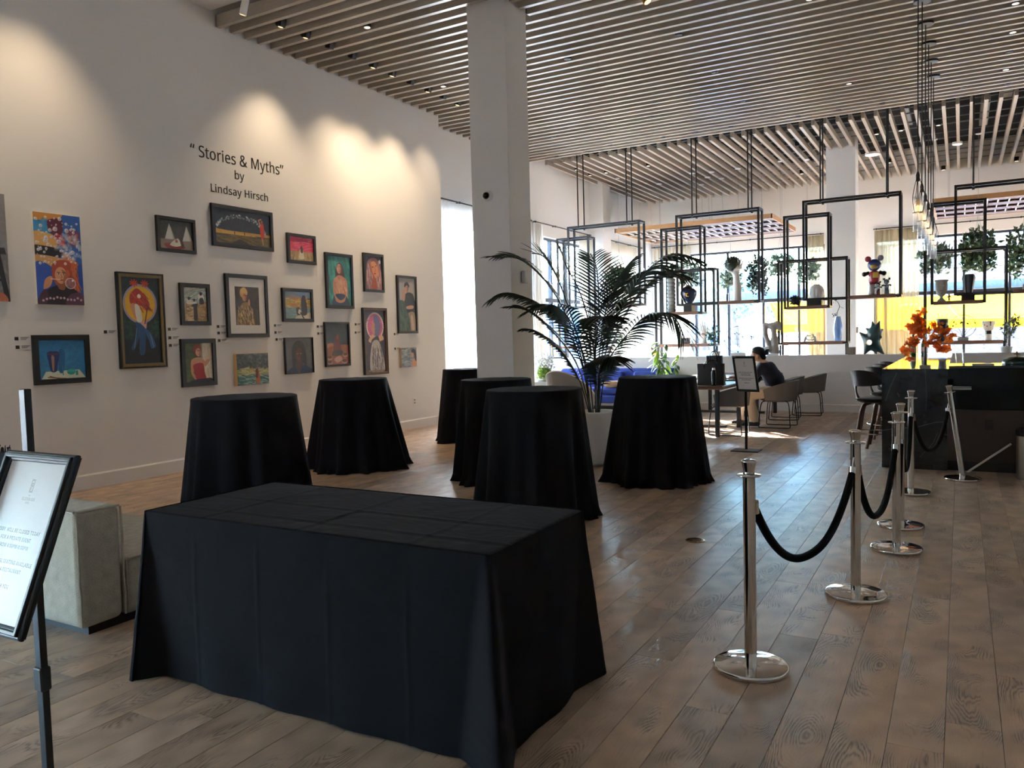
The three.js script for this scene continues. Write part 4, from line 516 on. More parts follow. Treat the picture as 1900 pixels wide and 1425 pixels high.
function noticeSign(label, base, c, az, tilt, w, h, postTop) {
  const t = thing('notice_sign', label, 'sign', base), f = new THREE.Object3D(), b = 0.03, lx = c[0] - base[0], ly = c[1], lz = c[2] - base[2];
  const rot = new THREE.Euler(-tilt, az, 0, 'YXZ'), m = new THREE.Matrix4().compose(V(lx, ly, lz), new THREE.Quaternion().setFromEuler(rot), V(1, 1, 1));
  const prof = ext([[-w / 2, -h / 2], [w / 2, -h / 2], [w / 2, h / 2], [-w / 2, h / 2]], 0.006, 0.006, [[[-w / 2 + b, -h / 2 + b], [-w / 2 + b, h / 2 - b], [w / 2 - b, h / 2 - b], [w / 2 - b, -h / 2 + b]]]);
  const lip = ext([[-w / 2 + 0.009, -h / 2 + 0.009], [w / 2 - 0.009, -h / 2 + 0.009], [w / 2 - 0.009, h / 2 - 0.009], [-w / 2 + 0.009, h / 2 - 0.009]], 0.004, 0.003, [[[-w / 2 + b - 0.008, -h / 2 + b - 0.008], [-w / 2 + b - 0.008, h / 2 - b + 0.008], [w / 2 - b + 0.008, h / 2 - b + 0.008], [w / 2 - b + 0.008, -h / 2 + b - 0.008]]]).translate(0, 0, 0.013);
  const fr = part('frame', join([prof, lip]).applyMatrix4(m), std(0x1b2024, 0.35, { metalness: 0.2 }), t);
  const pg = new THREE.BoxGeometry(w - 2 * b + 0.004, h - 2 * b + 0.004, 0.003).applyMatrix4(new THREE.Matrix4().multiplyMatrices(m, new THREE.Matrix4().makeTranslation(0, 0, 0.002)));
  part('paper', pg, [M.white, M.white, M.white, M.white, std(0xffffff, 0.35, { map: signTex }), M.black], t);
  part('backing', new THREE.BoxGeometry(w - 0.01, h - 0.01, 0.004).applyMatrix4(new THREE.Matrix4().multiplyMatrices(m, new THREE.Matrix4().makeTranslation(0, 0, -0.008))), M.black, t);
  part('post', rb(0.032, postTop - 0.02, 0.022, 0.003).translate(0, (postTop + 0.02) / 2, 0), M.blackMetal, t);
  part('collar', rb(0.042, 0.075, 0.034, 0.006).translate(0, 0.47, 0), M.black, t);
  part('clip', bar([0, ly, 0], [lx - 0.012 * Math.sin(az), ly, lz - 0.016], 0.008), M.black, t);
  part('base_plate', rb(0.34, 0.012, 0.26, 0.004).translate(0, 0.006, 0), M.blackMetal, t);
  return t;
}
noticeSign('tilted black-framed lobby notice on a tall post at the left front', [-2.478, 0, -1.365], [-2.306, 0.957, -1.222], 0.0, 0.378, 0.345, 0.5, 1.37);
noticeSign('distant black-framed notice on a thin post between the last draped table and the seated person', [-2.353, 0, -10.1], [-2.325, 0.978, -9.985], -0.34, -0.22, 0.318, 0.46, 0.95);

// ---------------------------------------------------------------- rope barrier
function baseTop(seed) { return surf((u, v) => { const th = u * 6.2832, rr = Math.max(0.001, v * 0.152), x = rr * Math.cos(th), z = rr * Math.sin(th); return [x, 0.036 - 0.012 * v * v + 0.0034 * n3(x * 17 + seed, z * 17, 2) * (1 - v * v), -z]; }, 64, 20); }
function stanchion(label, x, z, lean = 0, seed = 1) {
  const t = thing('stanchion', label, 'stanchion', [x, 0, z], 0, 'rope barrier posts');
  part('base', [lathe([[0.03, 0.002], [0.158, 0.002], [0.163, 0.006], [0.163, 0.018], [0.158, 0.0235], [0.152, 0.0238]], 64), baseTop(seed)], M.chrome, t);
  const k = (g) => lean ? g.applyMatrix4(new THREE.Matrix4().makeTranslation(0, 0.03, 0).multiply(new THREE.Matrix4().makeRotationZ(lean)).multiply(new THREE.Matrix4().makeTranslation(0, -0.03, 0))) : g;
  part('pole', k(lathe([[0.0265, 0.028], [0.0265, 0.865]], 32)), M.chrome, t);
  part('collar', k(lathe([[0.027, 0.855], [0.05, 0.858], [0.052, 0.862], [0.05, 0.866], [0.027, 0.868]], 40)), M.chrome, t);
  part('finial', k(lathe([[0.0225, 0.866], [0.024, 0.885], [0.03, 0.914], [0.0325, 0.922], [0.031, 0.927], [0.018, 0.932], [0, 0.933]], 40)), M.chrome, t);
  return t;
}
const ST = [[-0.803, -3.489, 'chrome stanchion nearest the viewer, at the front end of the rope barrier'], [-0.506, -4.724, 'second chrome stanchion from the front, with ropes on both sides'], [-0.373, -5.835, 'third chrome stanchion from the front of the rope barrier'], [-0.389, -6.544, 'fourth chrome stanchion from the front, mostly behind the third one'], [-0.388, -7.929, 'fifth chrome stanchion from the front, before the dark bar end'], [0.019, -8.815, 'leaning chrome stanchion at the far end of the rope barrier by the bar', 0.135]];
ST.forEach(([x, z, l, lean], i) => stanchion(l, x, z, lean ?? 0, i * 3.7));
const RL = ['front black velvet rope hanging between the first two stanchions', 'black velvet rope hanging between the second and third stanchions', 'short black velvet rope between the third and fourth stanchions', 'black velvet rope between the fourth and fifth stanchions', 'black velvet rope hanging to the leaning stanchion before the dark bar'];
for (let i = 0; i < 5; i++) {
  const a = ST[i], b = ST[i + 1], A = V(a[0], 0.845, a[1]), B = V(b[0] - (b[3] ? 0.115 : 0), 0.835, b[1]), d = B.clone().sub(A).setY(0).normalize(), L = Math.hypot(B.x - A.x, B.z - A.z), sag = [0.40, 0.42, 0.46, 0.44, 0.43][i];
  const c = (k) => V(lerp(A.x, B.x, k), 0, lerp(A.z, B.z, k)).setY(lerp(A.y, B.y, k) - 0.07 - sag * (1 - Math.pow(Math.abs(2 * k - 1), 2.3)));
  const t = thing('velvet_rope', RL[i], 'rope'), pts = [], k0 = 0.05 / L * 1.0; for (let q = 0; q <= 28; q++) pts.push(c(lerp(k0, 1 - k0, q / 28)));
  part('rope', tube(pts, 0.0195, 90, 12), M.velvet, t);
  for (const [p, s] of [[pts[0], 1], [pts[28], -1]]) { part('end_cap', bar(p.clone().add(V(0, -0.02, 0)), p.clone().add(V(-d.x * 0.008 * s, 0.035, -d.z * 0.008 * s)), 0.021, 16), M.chrome, t); part('hook', tube([p.clone().add(V(0, 0.03, 0)), p.clone().add(V(-d.x * 0.02 * s, 0.075, -d.z * 0.02 * s)), p.clone().add(V(-d.x * 0.035 * s, 0.09, -d.z * 0.035 * s)), p.clone().add(V(-d.x * 0.03 * s, 0.066, -d.z * 0.03 * s))], 0.005, 20, 6), M.chrome, t); }
}
{
  const t = thing('floor_outlet', 'round brass floor outlet cover set in the planks', 'floor outlet', [-1.66, 0, -5.54]);
  part('ring', lathe([[0.052, 0.0005], [0.072, 0.0005], [0.07, 0.004], [0.054, 0.005]], 40), M.brass, t); part('lid', lathe([[0, 0.0035], [0.05, 0.0035], [0.052, 0.0005]], 40), M.brass, t); part('lid_slot', bx(-0.02, 0.02, 0.0034, 0.0042, -0.003, 0.003), M.black, t);
  const c = thing('dome_camera', 'white dome security camera high on the near column', 'camera', [-5.025, 3.236, -8.41]);
  part('mount', at(lathe([[0, 0], [0.062, 0], [0.066, 0.02], [0.05, 0.05], [0, 0.05]], 32), 0, 0, 0, Math.PI / 2), M.white, c); part('dome', new THREE.SphereGeometry(0.042, 24, 16).translate(-0.008, 0, 0.05), M.blackGloss, c);
  const s = thing('wall_speaker', 'small white alarm box on the shaded side of the near column', 'alarm box', [-4.739, 2.25, -8.72], Math.PI / 2);
  part('box', rb(0.11, 0.15, 0.05, 0.012).translate(0, 0, 0.025), M.white, s); part('strobe', rb(0.03, 0.05, 0.03, 0.006).translate(0.02, 0, 0.06), M.glass, s);
  const w = thing('wall_switch', 'grey control box on the side of the far white column', 'switch', [-2.033, 1.49, -19.25], Math.PI / 2);
  part('plate', rb(0.1, 0.13, 0.03, 0.006).translate(0, 0, 0.015), M.matteGrey, w); part('button', rb(0.03, 0.05, 0.01, 0.003).translate(0, 0, 0.034), M.white, w);
}

// ---------------------------------------------------------------- potted palm
{
  const t = thing('potted_palm', 'tall kentia palm in a round white pot beside the near column', 'palm', [-3.73, 0, -8.55]);
  part('pot', lathe([[0, 0.0], [0.2, 0.0], [0.232, 0.03], [0.24, 0.1], [0.24, 0.6], [0.235, 0.62], [0.222, 0.62], [0.216, 0.6], [0.216, 0.54], [0, 0.54]], 64), M.potWhite, t);
  part('soil', cyl(0.214, 0.214, 0.02, 32, 0.55), M.soil, t);
  // rachis through local points [x, y, z]; drop says how strongly the leaflets hang
  const F = [
    [[[-0.03, 0.56, 0], [-0.07, 1.0, 0], [-0.22, 1.6, 0.05], [-0.42, 2.2, 0.1], [-0.6, 2.47, 0.12], [-0.72, 2.5, 0.14]], 0.46, 0.42, 0.0],
    [[[-0.05, 0.56, 0.05], [-0.12, 1.1, 0.06], [-0.30, 1.58, 0.1], [-0.6, 1.9, 0.3], [-0.88, 2.02, 0.42], [-1.04, 1.98, 0.5]], 0.44, 0.5, 0.6],
    [[[-0.02, 0.56, 0.05], [-0.16, 1.4, 0.12], [-0.42, 2.05, 0.24], [-0.78, 2.42, 0.34], [-1.1, 2.46, 0.42]], 0.40, 0.55, 0.35],
    [[[0.03, 0.56, 0], [0.1, 1.15, 0], [0.34, 1.75, 0.05], [0.66, 2.18, 0.08], [1.0, 2.36, 0.1], [1.3, 2.28, 0.12]], 0.42, 0.5, 0.75],
    [[[0.05, 0.56, 0.04], [0.12, 1.05, 0.08], [0.44, 1.46, 0.18], [0.8, 1.72, 0.28], [1.08, 1.66, 0.34], [1.2, 1.42, 0.36]], 0.42, 0.5, 0.7],
    [[[0, 0.56, -0.05], [-0.03, 1.3, -0.1], [0.0, 1.9, -0.15], [-0.06, 2.3, -0.25], [-0.2, 2.5, -0.4]], 0.42, 0.55, 0.2],
    [[[0.02, 0.56, 0.02], [0.06, 1.2, -0.05], [0.14, 1.75, -0.2], [0.2, 2.1, -0.45], [0.3, 2.25, -0.7]], 0.40, 0.55, 0.3],
    [[[0.04, 0.56, 0.05], [0.1, 0.9, 0.15], [0.2, 1.16, 0.3], [0.36, 1.26, 0.42], [0.5, 1.2, 0.5]], 0.3, 0.5, 0.7],
    [[[-0.05, 0.56, 0.05], [-0.14, 1.0, 0.15], [-0.32, 1.36, 0.28], [-0.54, 1.56, 0.4], [-0.66, 1.6, 0.45]], 0.36, 0.45, 0.55],
    [[[-0.03, 0.56, 0.06], [-0.08, 1.2, 0.12], [-0.12, 1.65, 0.35], [-0.22, 1.85, 0.62], [-0.36, 1.8, 0.85]], 0.38, 0.5, 0.55],
    [[[0.03, 0.56, 0.05], [0.06, 1.1, 0.15], [0.2, 1.55, 0.38], [0.38, 1.7, 0.62], [0.52, 1.58, 0.82]], 0.36, 0.5, 0.65],
    [[[0.02, 0.56, -0.04], [0.14, 1.3, -0.12], [0.42, 1.95, -0.3], [0.72, 2.2, -0.5], [0.95, 2.12, -0.66]], 0.40, 0.5, 0.5],
    [[[-0.04, 0.56, 0.02], [-0.2, 1.2, 0.1], [-0.46, 1.6, 0.25], [-0.7, 1.82, 0.36], [-0.86, 1.86, 0.42]], 0.4, 0.5, 0.4],
    [[[0.0, 0.56, 0.0], [-0.02, 1.4, 0.0], [-0.14, 2.0, 0.06], [-0.3, 2.36, 0.12], [-0.36, 2.56, 0.12]], 0.36, 0.55, 0.1],
    [[[0.02, 0.56, 0.0], [0.08, 1.3, 0.04], [0.26, 1.95, 0.12], [0.5, 2.26, 0.2], [0.62, 2.36, 0.2]], 0.36, 0.55, 0.25],
  ];
  const r = rng(61);
  for (const [pts, LL, s0, drop] of F) {
    const c = new THREE.CatmullRomCurve3(pts.map((p) => V(...p))), gs = [new THREE.TubeGeometry(c, 40, 0.0075, 6)], n = 30, P = [], IX = [], UV = [];
    for (let i = 0; i < n; i++) for (const sd of [-1, 1]) {
      const k = lerp(s0 * 0.72, 0.995, (i + 0.3 * r()) / n), q = c.getPointAt(k), tan = c.getTangentAt(k), up = V(0, 1, 0), lat = tan.clone().cross(up).normalize(), nr = lat.clone().cross(tan).normalize();
      const e = Math.sin(Math.PI * clamp((i + 1.5) / (n + 2.5), 0, 1)), L = LL * (0.45 + 0.6 * e) * (0.9 + 0.2 * r()), dir = lat.clone().multiplyScalar(sd * 0.85).addScaledVector(tan, 0.55 + 0.25 * i / n).addScaledVector(nr, 0.3 - 0.35 * drop).normalize(), w = 0.0102 * (0.8 + 0.5 * e), b = P.length / 3, seg = 5, wide = nr.clone().multiplyScalar(0.5).addScaledVector(tan, 0.8).normalize();
      for (let m = 0; m <= seg; m++) { const f = m / seg, p = q.clone().addScaledVector(dir, L * f).add(V(0, -(0.18 + drop * 0.9) * L * f * f * 0.5, 0)), ww = w * Math.pow(Math.sin(Math.PI * Math.min(0.97, 0.12 + 0.88 * f)), 0.7); P.push(p.x + wide.x * ww, p.y + wide.y * ww, p.z + wide.z * ww, p.x - wide.x * ww, p.y - wide.y * ww, p.z - wide.z * ww); UV.push(0, f, 1, f); if (m) IX.push(b + 2 * m - 2, b + 2 * m - 1, b + 2 * m + 1, b + 2 * m - 2, b + 2 * m + 1, b + 2 * m); }
    }
    const g = new THREE.BufferGeometry(); g.setAttribute('position', new THREE.Float32BufferAttribute(P, 3)); g.setAttribute('uv', new THREE.Float32BufferAttribute(UV, 2)); g.setIndex(IX); g.computeVertexNormals();
    part('frond', [...gs, g], M.leafDark, t);
  }
}
// ---------------------------------------------------------------- the bar
{
  const r = rng(14), vein = canvasTex(512, 1024, (x, W, H) => { x.fillStyle = '#191b20'; x.fillRect(0, 0, W, H); for (let i = 0; i < 900; i++) { x.fillStyle = `rgba(${50 + r() * 30},${54 + r() * 30},${62 + r() * 30},0.05)`; x.beginPath(); x.ellipse(r() * W, r() * H, 10 + r() * 60, 6 + r() * 30, r() * 3, 0, 6.3); x.fill(); } x.strokeStyle = 'rgba(150,154,160,0.75)'; for (const [pts, lw] of [[[[30, 330], [70, 180], [120, 40]], 2.5], [[[0, 640], [120, 610], [260, 600], [420, 540], [512, 530]], 3], [[[300, 900], [400, 760], [440, 640]], 1.4], [[[340, 0], [352, 260], [346, 420]], 1.6]]) { x.lineWidth = lw; x.beginPath(); pts.forEach((p, i) => i ? x.lineTo(...p) : x.moveTo(...p)); x.stroke(); } });
  const marble = std(0xffffff, 0.14, { map: vein }), top = phy(0x101114, 0.05, { clearcoat: 0.6, clearcoatRoughness: 0.03 });
  const t = thing('bar_counter', 'dark stone bar counter with a glossy top and waterfall end behind the rope barrier', 'bar counter');
  const X0 = -0.738, X1 = -0.12, Zf = -9.33, Zb = -15.0, H = 1.06;
  const f = bx(X0, X1, 0.0, H - 0.0, Zf - 0.03, Zf); { const u = f.attributes.uv, p = f.attributes.position; for (let i = 0; i < u.count; i++) u.setXY(i, (p.getX(i) - X0) / 0.62, p.getY(i) / H); }
  part('end_panel', f, marble, t); part('worktop', at(rb(X1 - X0, 0.03, Zf - 0.03 - Zb, 0.003), (X0 + X1) / 2, H - 0.015, (Zf - 0.03 + Zb) / 2), top, t);
  part('front_panel', bx(X0 + 0.28, X1 - 0.02, 0.08, H - 0.03, Zb, Zf - 0.03), M.walnutDark, t); part('plinth', bx(X0 + 0.32, X1 - 0.02, 0, 0.08, Zb, Zf - 0.03), M.black, t);
  const b = thing('back_bar', 'dark back bar with a glossy upper panel and wood doors at the right edge', 'bar cabinet');
  const gl = phy(0x0a0b0f, 0.08, { specularIntensity: 0.5 });
  part('worktop', at(rb(6.1 + 0.11, 0.028, 0.66, 0.003), (-0.11 + 6.1) / 2, 1.075, Zf - 0.33), top, b);
  part('glass_panel', bx(-0.1195, 6.1, 0.64, 1.06, Zf - 0.62, Zf - 0.005), gl, b);
  for (let i = 0; i < 5; i++) { const x = -0.1195 + i * 1.244; const d = part('door', at(rb(1.239, 0.53, 0.025, 0.003), x + 0.6195, 0.37, Zf - 0.018), M.walnutDark, b); }
  part('carcass', bx(-0.1195, 6.1, 0.1, 0.64, Zf - 0.62, Zf - 0.031), M.walnutDark, b); part('plinth', bx(-0.1195, 6.1, 0, 0.1, Zf - 0.6, Zf - 0.05), M.black, b);
  part('rail', [at(rb(0.2, 0.012, 0.02, 0.004), -0.005, 0.872, Zf + 0.012), at(rb(0.2, 0.016, 0.02, 0.004), -0.005, 0.852, Zf + 0.008)], M.brushed, b, null, 'brushed metal rail');
  const o = part('socket_plate', rb(0.07, 0.11, 0.008, 0.003), M.black, b, [0.25, 0.49, Zf - 0.001]);
  const bin = thing('waste_bin', 'stainless steel waste bin with a black rim at the right edge', 'bin', [0.59, 0, -9.08]);
  part('body', lathe([[0, 0], [0.118, 0], [0.12, 0.01], [0.12, 0.42], [0, 0.42]], 40), M.brushed, bin); part('rim', lathe([[0.121, 0.42], [0.125, 0.43], [0.125, 0.475], [0.1, 0.49], [0.09, 0.46], [0, 0.45]], 40), M.black, bin);
  single('light_streak_rod', 'thin pale rod standing in for a light streak on the dark bar front', 'stick', bar([0.06, 0.012, -9.22], [0.44, 0.305, -9.31], 0.011, 10), std(0xd8d4cc, 0.5));  // pale rod added to imitate a streak of light on the wood front
  // on the counter
  const st = thing('glass_stack', 'leaning stack of clear drinking glasses on the bar top', 'glasses', [-0.0, 1.089, -9.62]);
  for (let i = 0; i < 3; i++) part('tumbler', lathe([[0.0, 0.0], [0.033, 0.0], [0.039, 0.1], [0.0365, 0.1], [0.031, 0.008], [0, 0.008]], 24).translate(-0.012 - i * 0.004, 0.0 + i * 0.03, -0.02 * i), M.glass, st);
  single('tray', 'flat white tray lying on the bar top right of the glasses', 'tray', rb(0.2, 0.012, 0.14, 0.005), M.ceramic, [0.2, 1.095, -9.58]);
  const cd = thing('cake_dome', 'dark green domed dish with a metal knob on the back bar', 'dish', [0.5, 1.089, -9.66]);
  part('dome', lathe([[0.13, 0], [0.135, 0.02], [0.12, 0.05], [0.07, 0.075], [0.0, 0.08]], 32), std(0x14302c, 0.25), cd); part('knob', lathe([[0.006, 0.08], [0.006, 0.1], [0.035, 0.104], [0.03, 0.11], [0.008, 0.114], [0.008, 0.13], [0, 0.132]], 20), M.brass, cd);
  const bo = (label, x, z) => { const q = thing('wine_bottle', label, 'bottle', [x, 1.06, z]); part('body', lathe([[0, 0.002], [0.04, 0], [0.044, 0.012], [0.044, 0.16], [0.038, 0.2], [0.018, 0.26], [0.015, 0.3], [0.0155, 0.33], [0, 0.33]], 28), phy(0x2f6b2c, 0.08, { transmission: 0.45, thickness: 0 }), q); part('foil', lathe([[0.0185, 0.262], [0.0165, 0.3], [0.018, 0.312], [0.0175, 0.342], [0, 0.343]], 24), M.blackGloss, q); part('paper_label', lathe([[0.0447, 0.045], [0.0447, 0.115]], 28), std(0xd9b0a4, 0.7), q); };
  bo('green wine bottle standing on the far end of the bar left of the orchid', -0.76 + 0.07, -14.7); bo('green wine bottle partly hidden behind the orange orchid', -0.53, -14.72);
  // orange orchids
  const oc = thing('orchid', 'tall stem of orange orchid blossoms in a slim dark holder on the bar', 'flowers', [-0.34, 1.06, -9.72]);
  part('foot', rb(0.11, 0.025, 0.09, 0.004).translate(0, 0.0125, 0), M.matteGrey, oc); part('holder', lathe([[0, 0.025], [0.02, 0.025], [0.014, 0.12], [0.012, 0.3], [0, 0.3]], 16), M.walnutDark, oc);
  const q = rng(90), petals = [];
  const stems = [[[0, 0.28, 0], [-0.02, 0.42, 0], [-0.05, 0.52, 0.02], [-0.04, 0.6, 0.03]], [[0, 0.28, 0], [-0.06, 0.32, 0.02], [-0.15, 0.26, 0.03], [-0.19, 0.14, 0.04]], [[0, 0.28, 0], [0.06, 0.38, -0.02], [0.15, 0.44, 0.02], [0.24, 0.3, 0.03]], [[0, 0.28, 0], [0.04, 0.3, 0.05], [0.1, 0.28, 0.05], [0.17, 0.2, 0.04]], [[0, 0.28, 0], [-0.06, 0.4, -0.03], [-0.1, 0.46, 0], [-0.13, 0.42, 0.02]]];
  for (const s of stems) part('stem', tube(s, 0.003, 20, 6), std(0x5a5a2c, 0.7), oc);
  const om = [0xee7a1c, 0xd96a18, 0xf28c30].map((c) => phy(c, 0.6, { transmission: 0.35, thickness: 0 }));
  const petal = surf((u, v) => { const w = 0.023 * Math.sin(Math.PI * Math.min(0.96, v * 0.9 + 0.1)); return [(u - 0.5) * 2 * w, 0.008 * Math.sin(v * 3) - 3 * (u - 0.5) ** 2 * w * 0.5, v * 0.056]; }, 4, 5);
  let n = 0; for (const s of stems) { const c = new THREE.CatmullRomCurve3(s.map((p) => V(...p))); for (let i = 0; i < 13; i++) { const p = c.getPoint(0.3 + 0.7 * i / 12), gs = [], e = new THREE.Euler(q() * 6, q() * 6, q() * 6); p.add(V((q() - 0.5) * 0.1, (q() - 0.5) * 0.09, (q() - 0.5) * 0.07)); for (let k = 0; k < 5; k++) gs.push(petal.clone().applyMatrix4(new THREE.Matrix4().makeRotationX(-0.35)).applyMatrix4(new THREE.Matrix4().makeRotationY(k * 1.2566))); part('blossom', join(gs).applyMatrix4(new THREE.Matrix4().makeRotationFromEuler(e)).translate(p.x, p.y, p.z), om[n++ % 3], oc); } }
}
// bar stools
{
  const t0 = thing('bar_stool', 'nearest bar stool, black bucket seat on bent walnut legs at the bar corner', 'bar stool', [-0.87, 0, -10.0], Math.PI / 2, 'bar stools along the bar');
  const seat = surf((u, v) => { const th = u * 6.2832, rr = v * 0.2; return [rr * Math.cos(th), 0.69 + 0.02 * (1 - v * v) - (v > 0.9 ? 0.02 * (v - 0.9) / 0.1 : 0), -rr * Math.sin(th)]; }, 32, 8);
  part('seat', [seat, lathe([[0, 0.64], [0.14, 0.645], [0.19, 0.665], [0.2, 0.69]], 32)], M.leather, t0);
  const back = (R, o) => surf((u, v) => { const th = lerp(-2.15, 2.15, u), e = 1 - Math.pow(Math.abs(2 * u - 1), 4), y = lerp(0.84 + 0.03 * (1 - e), 0.86 + 0.15 * e, v), rr = R + 0.03 * v; return [rr * Math.sin(th) + o * 0, y, -rr * Math.cos(th)]; }, 48, 8);
  part('backrest', [back(0.225, 0), back(0.2, 0)], M.leather, t0);
  part('back_support', surf((u, v) => { const th = lerp(-0.5, 0.5, u) * (1.3 - 0.5 * Math.sin(v * 3.14)), rr = 0.19 + 0.035 * v; return [rr * Math.sin(th), lerp(0.67, 0.87, v), -rr * Math.cos(th)]; }, 16, 8), M.leather, t0);
  for (const a of [0.75, 2.4, 3.9, 5.5]) part('leg', tube([[0.05 * Math.cos(a), 0.645, 0.05 * Math.sin(a)], [0.15 * Math.cos(a), 0.61, 0.15 * Math.sin(a)], [0.23 * Math.cos(a), 0.33, 0.23 * Math.sin(a)], [0.32 * Math.cos(a), 0.0, 0.32 * Math.sin(a)]], 0.019, 28, 8), M.walnut, t0);
  part('foot_ring', new THREE.TorusGeometry(0.235, 0.008, 8, 40).rotateX(Math.PI / 2).translate(0, 0.3, 0), M.chrome, t0);
  ['second', 'third', 'fourth'].forEach((s, i) => relabel(t0, s + ' bar stool from the bar corner, behind the nearer ones', [-0.8, 0, -10.95 - i * 0.95]));
}
// ---------------------------------------------------------------- lounge tables, chairs and the seated person
{
  const table = (label, x0, x1, z0, z1) => { const t = thing('dining_table', label, 'table', [(x0 + x1) / 2, 0, (z0 + z1) / 2]); const w = x1 - x0, d = z1 - z0; part('tabletop', at(rb(w, 0.05, d, 0.02), 0, 0.715, 0), M.walnut, t); for (const sx of [-1, 1]) for (const sz of [-1, 1]) part('leg', at(rb(0.06, 0.69, 0.06, 0.006), sx * (w / 2 - 0.12), 0.345, sz * (d / 2 - 0.15)), M.blackMetal, t); part('stretcher', bx(-w / 2 + 0.15, w / 2 - 0.15, 0.06, 0.1, -0.03, 0.03), M.blackMetal, t); };
  table('nearer walnut dining table carrying the black tote bags', -4.3, -2.93, -12.75, -11.2);
  table('farther walnut dining table beside the low white wall', -4.3, -2.86, -15.2, -13.4);
  const c0 = thing('tub_chair', 'grey tub chair pushed under the nearer walnut table beside the distant notice', 'chair', [-2.98, 0, -11.72], 0, 'grey tub chairs at the walnut tables');
  // shell opens towards +x locally? faces -x: back at +x
  const shell = (ro, ri) => surf((u, v) => { const th = lerp(-2.25, 2.25, u), b = Math.pow(Math.max(0, Math.cos(th * 0.62)), 0.8), y1 = 0.54 + 0.2 * b, y = lerp(0.43, y1, v), rx = (ro + 0.035 * v) * 1.05, rz = (ro + 0.03 * v); return [rx * Math.cos(th) + 0.02, y, rz * Math.sin(th)]; }, 48, 10);
  part('shell', [shell(0.255), shell(0.235), surf((u, v) => { const th = lerp(-2.25, 2.25, u), b = Math.pow(Math.max(0, Math.cos(th * 0.62)), 0.8), r0 = lerp(0.265, 0.29, v); return [r0 * 1.05 * Math.cos(th) + 0.02, 0.54 + 0.2 * b, r0 * Math.sin(th)]; }, 48, 1), lathe([[0, 0.40], [0.2, 0.405], [0.25, 0.43]], 32).scale(1.05, 1, 1)], M.chairShell, c0);
  part('seat_cushion', lathe([[0, 0.47], [0.19, 0.468], [0.228, 0.45], [0.232, 0.42]], 32).scale(1.05, 1, 1), std(0x5a5753, 0.9), c0);
  for (let i = 0; i < 7; i++) { const th = lerp(-1.7, 1.7, i / 6); part('channel', tube([V(0.242 * Math.cos(th) + 0.02, 0.46, 0.232 * Math.sin(th)), V(0.27 * Math.cos(th) + 0.02, 0.54 + 0.17 * Math.cos(th * 0.62), 0.258 * Math.sin(th))], 0.006, 8, 6), M.chairShell, c0); }
  for (const s of [-1, 1]) part('sled_leg', tube([[0.16, 0.42, s * 0.19], [0.2, 0.4, s * 0.2], [0.235, 0.1, s * 0.235], [0.235, 0.014, s * 0.235], [0.2, 0.009, s * 0.235], [-0.2, 0.009, s * 0.235], [-0.235, 0.014, s * 0.235], [-0.235, 0.1, s * 0.235], [-0.19, 0.4, s * 0.2], [-0.15, 0.42, s * 0.19]], 0.008, 90, 8), M.black, c0);
  part('cross_bar', [bar([0.222, 0.2, -0.225], [0.222, 0.2, 0.225], 0.006)], M.black, c0);
  relabel(c0, 'grey tub chair that the person sits on', [-2.5, 0, -12.85], -0.05);
  relabel(c0, 'grey tub chair just behind the seated person, partly hidden', [-2.62, 0, -14.05], 0.1);
  relabel(c0, 'grey tub chair standing free before the low white wall right of the person', [-2.38, 0, -14.88], 0.08);
  // things on the nearer table
  const bag = (label, x, z, w, h, d, turn) => { const t = thing('tote_bag', label, 'bag', [x, 0.74, z], turn); const g = surf((u, v) => { const a = u * 6.2832, sx = Math.sign(Math.cos(a)) * Math.pow(Math.abs(Math.cos(a)), 0.35), sz = Math.sign(Math.sin(a)) * Math.pow(Math.abs(Math.sin(a)), 0.35); return [sx * w / 2 * (1 - 0.02 * Math.sin(v * 3)), v * h, -sz * d / 2 * (1 - 0.25 * v)]; }, 48, 8); part('body', [g, bx(-w / 2, w / 2, 0, 0.01, -d / 2, d / 2)], M.black, t); for (const s of [-1, 1]) part('handle', tube([[-w * 0.22, h * 0.8, s * d * 0.42], [-w * 0.2, h * 1.0, s * d * 0.5], [-w * 0.08, h * 1.14, s * d * 0.5], [w * 0.08, h * 1.14, s * d * 0.5], [w * 0.2, h * 1.0, s * d * 0.5], [w * 0.22, h * 0.8, s * d * 0.42]], 0.006, 40, 6), M.blackGloss, t); return t; };
  bag('wide black tote bag with a curved handle on the nearer walnut table', -3.19, -11.55, 0.4, 0.31, 0.16, 0.1);
  bag('taller black bag standing behind the wide tote bag', -3.22, -11.85, 0.24, 0.42, 0.13, 0);
  const bt = thing('water_bottle', 'black steel water bottle in front of the wide tote bag', 'bottle', [-3.1, 0.74, -11.36]);
  part('body', lathe([[0, 0], [0.032, 0], [0.034, 0.01], [0.034, 0.2], [0.02, 0.225], [0, 0.225]], 28), std(0x14161b, 0.25, { metalness: 0.6 }), bt); part('cap', cyl(0.022, 0.02, 0.03, 20, 0.225), M.brushed, bt);
  const lp = thing('laptop', 'open dark laptop on the table before the seated person', 'laptop', [-3.18, 0.742, -12.66], -Math.PI / 2);
  part('base', rb(0.32, 0.016, 0.22, 0.005).translate(0, 0.008, 0), M.dark, lp); part('screen_lid', at(rb(0.32, 0.21, 0.008, 0.004), 0, 0.112, 0.14, 0.3), M.dark, lp); part('keyboard', bx(-0.13, 0.13, 0.0162, 0.0172, -0.03, 0.06), M.blackGloss, lp);

}
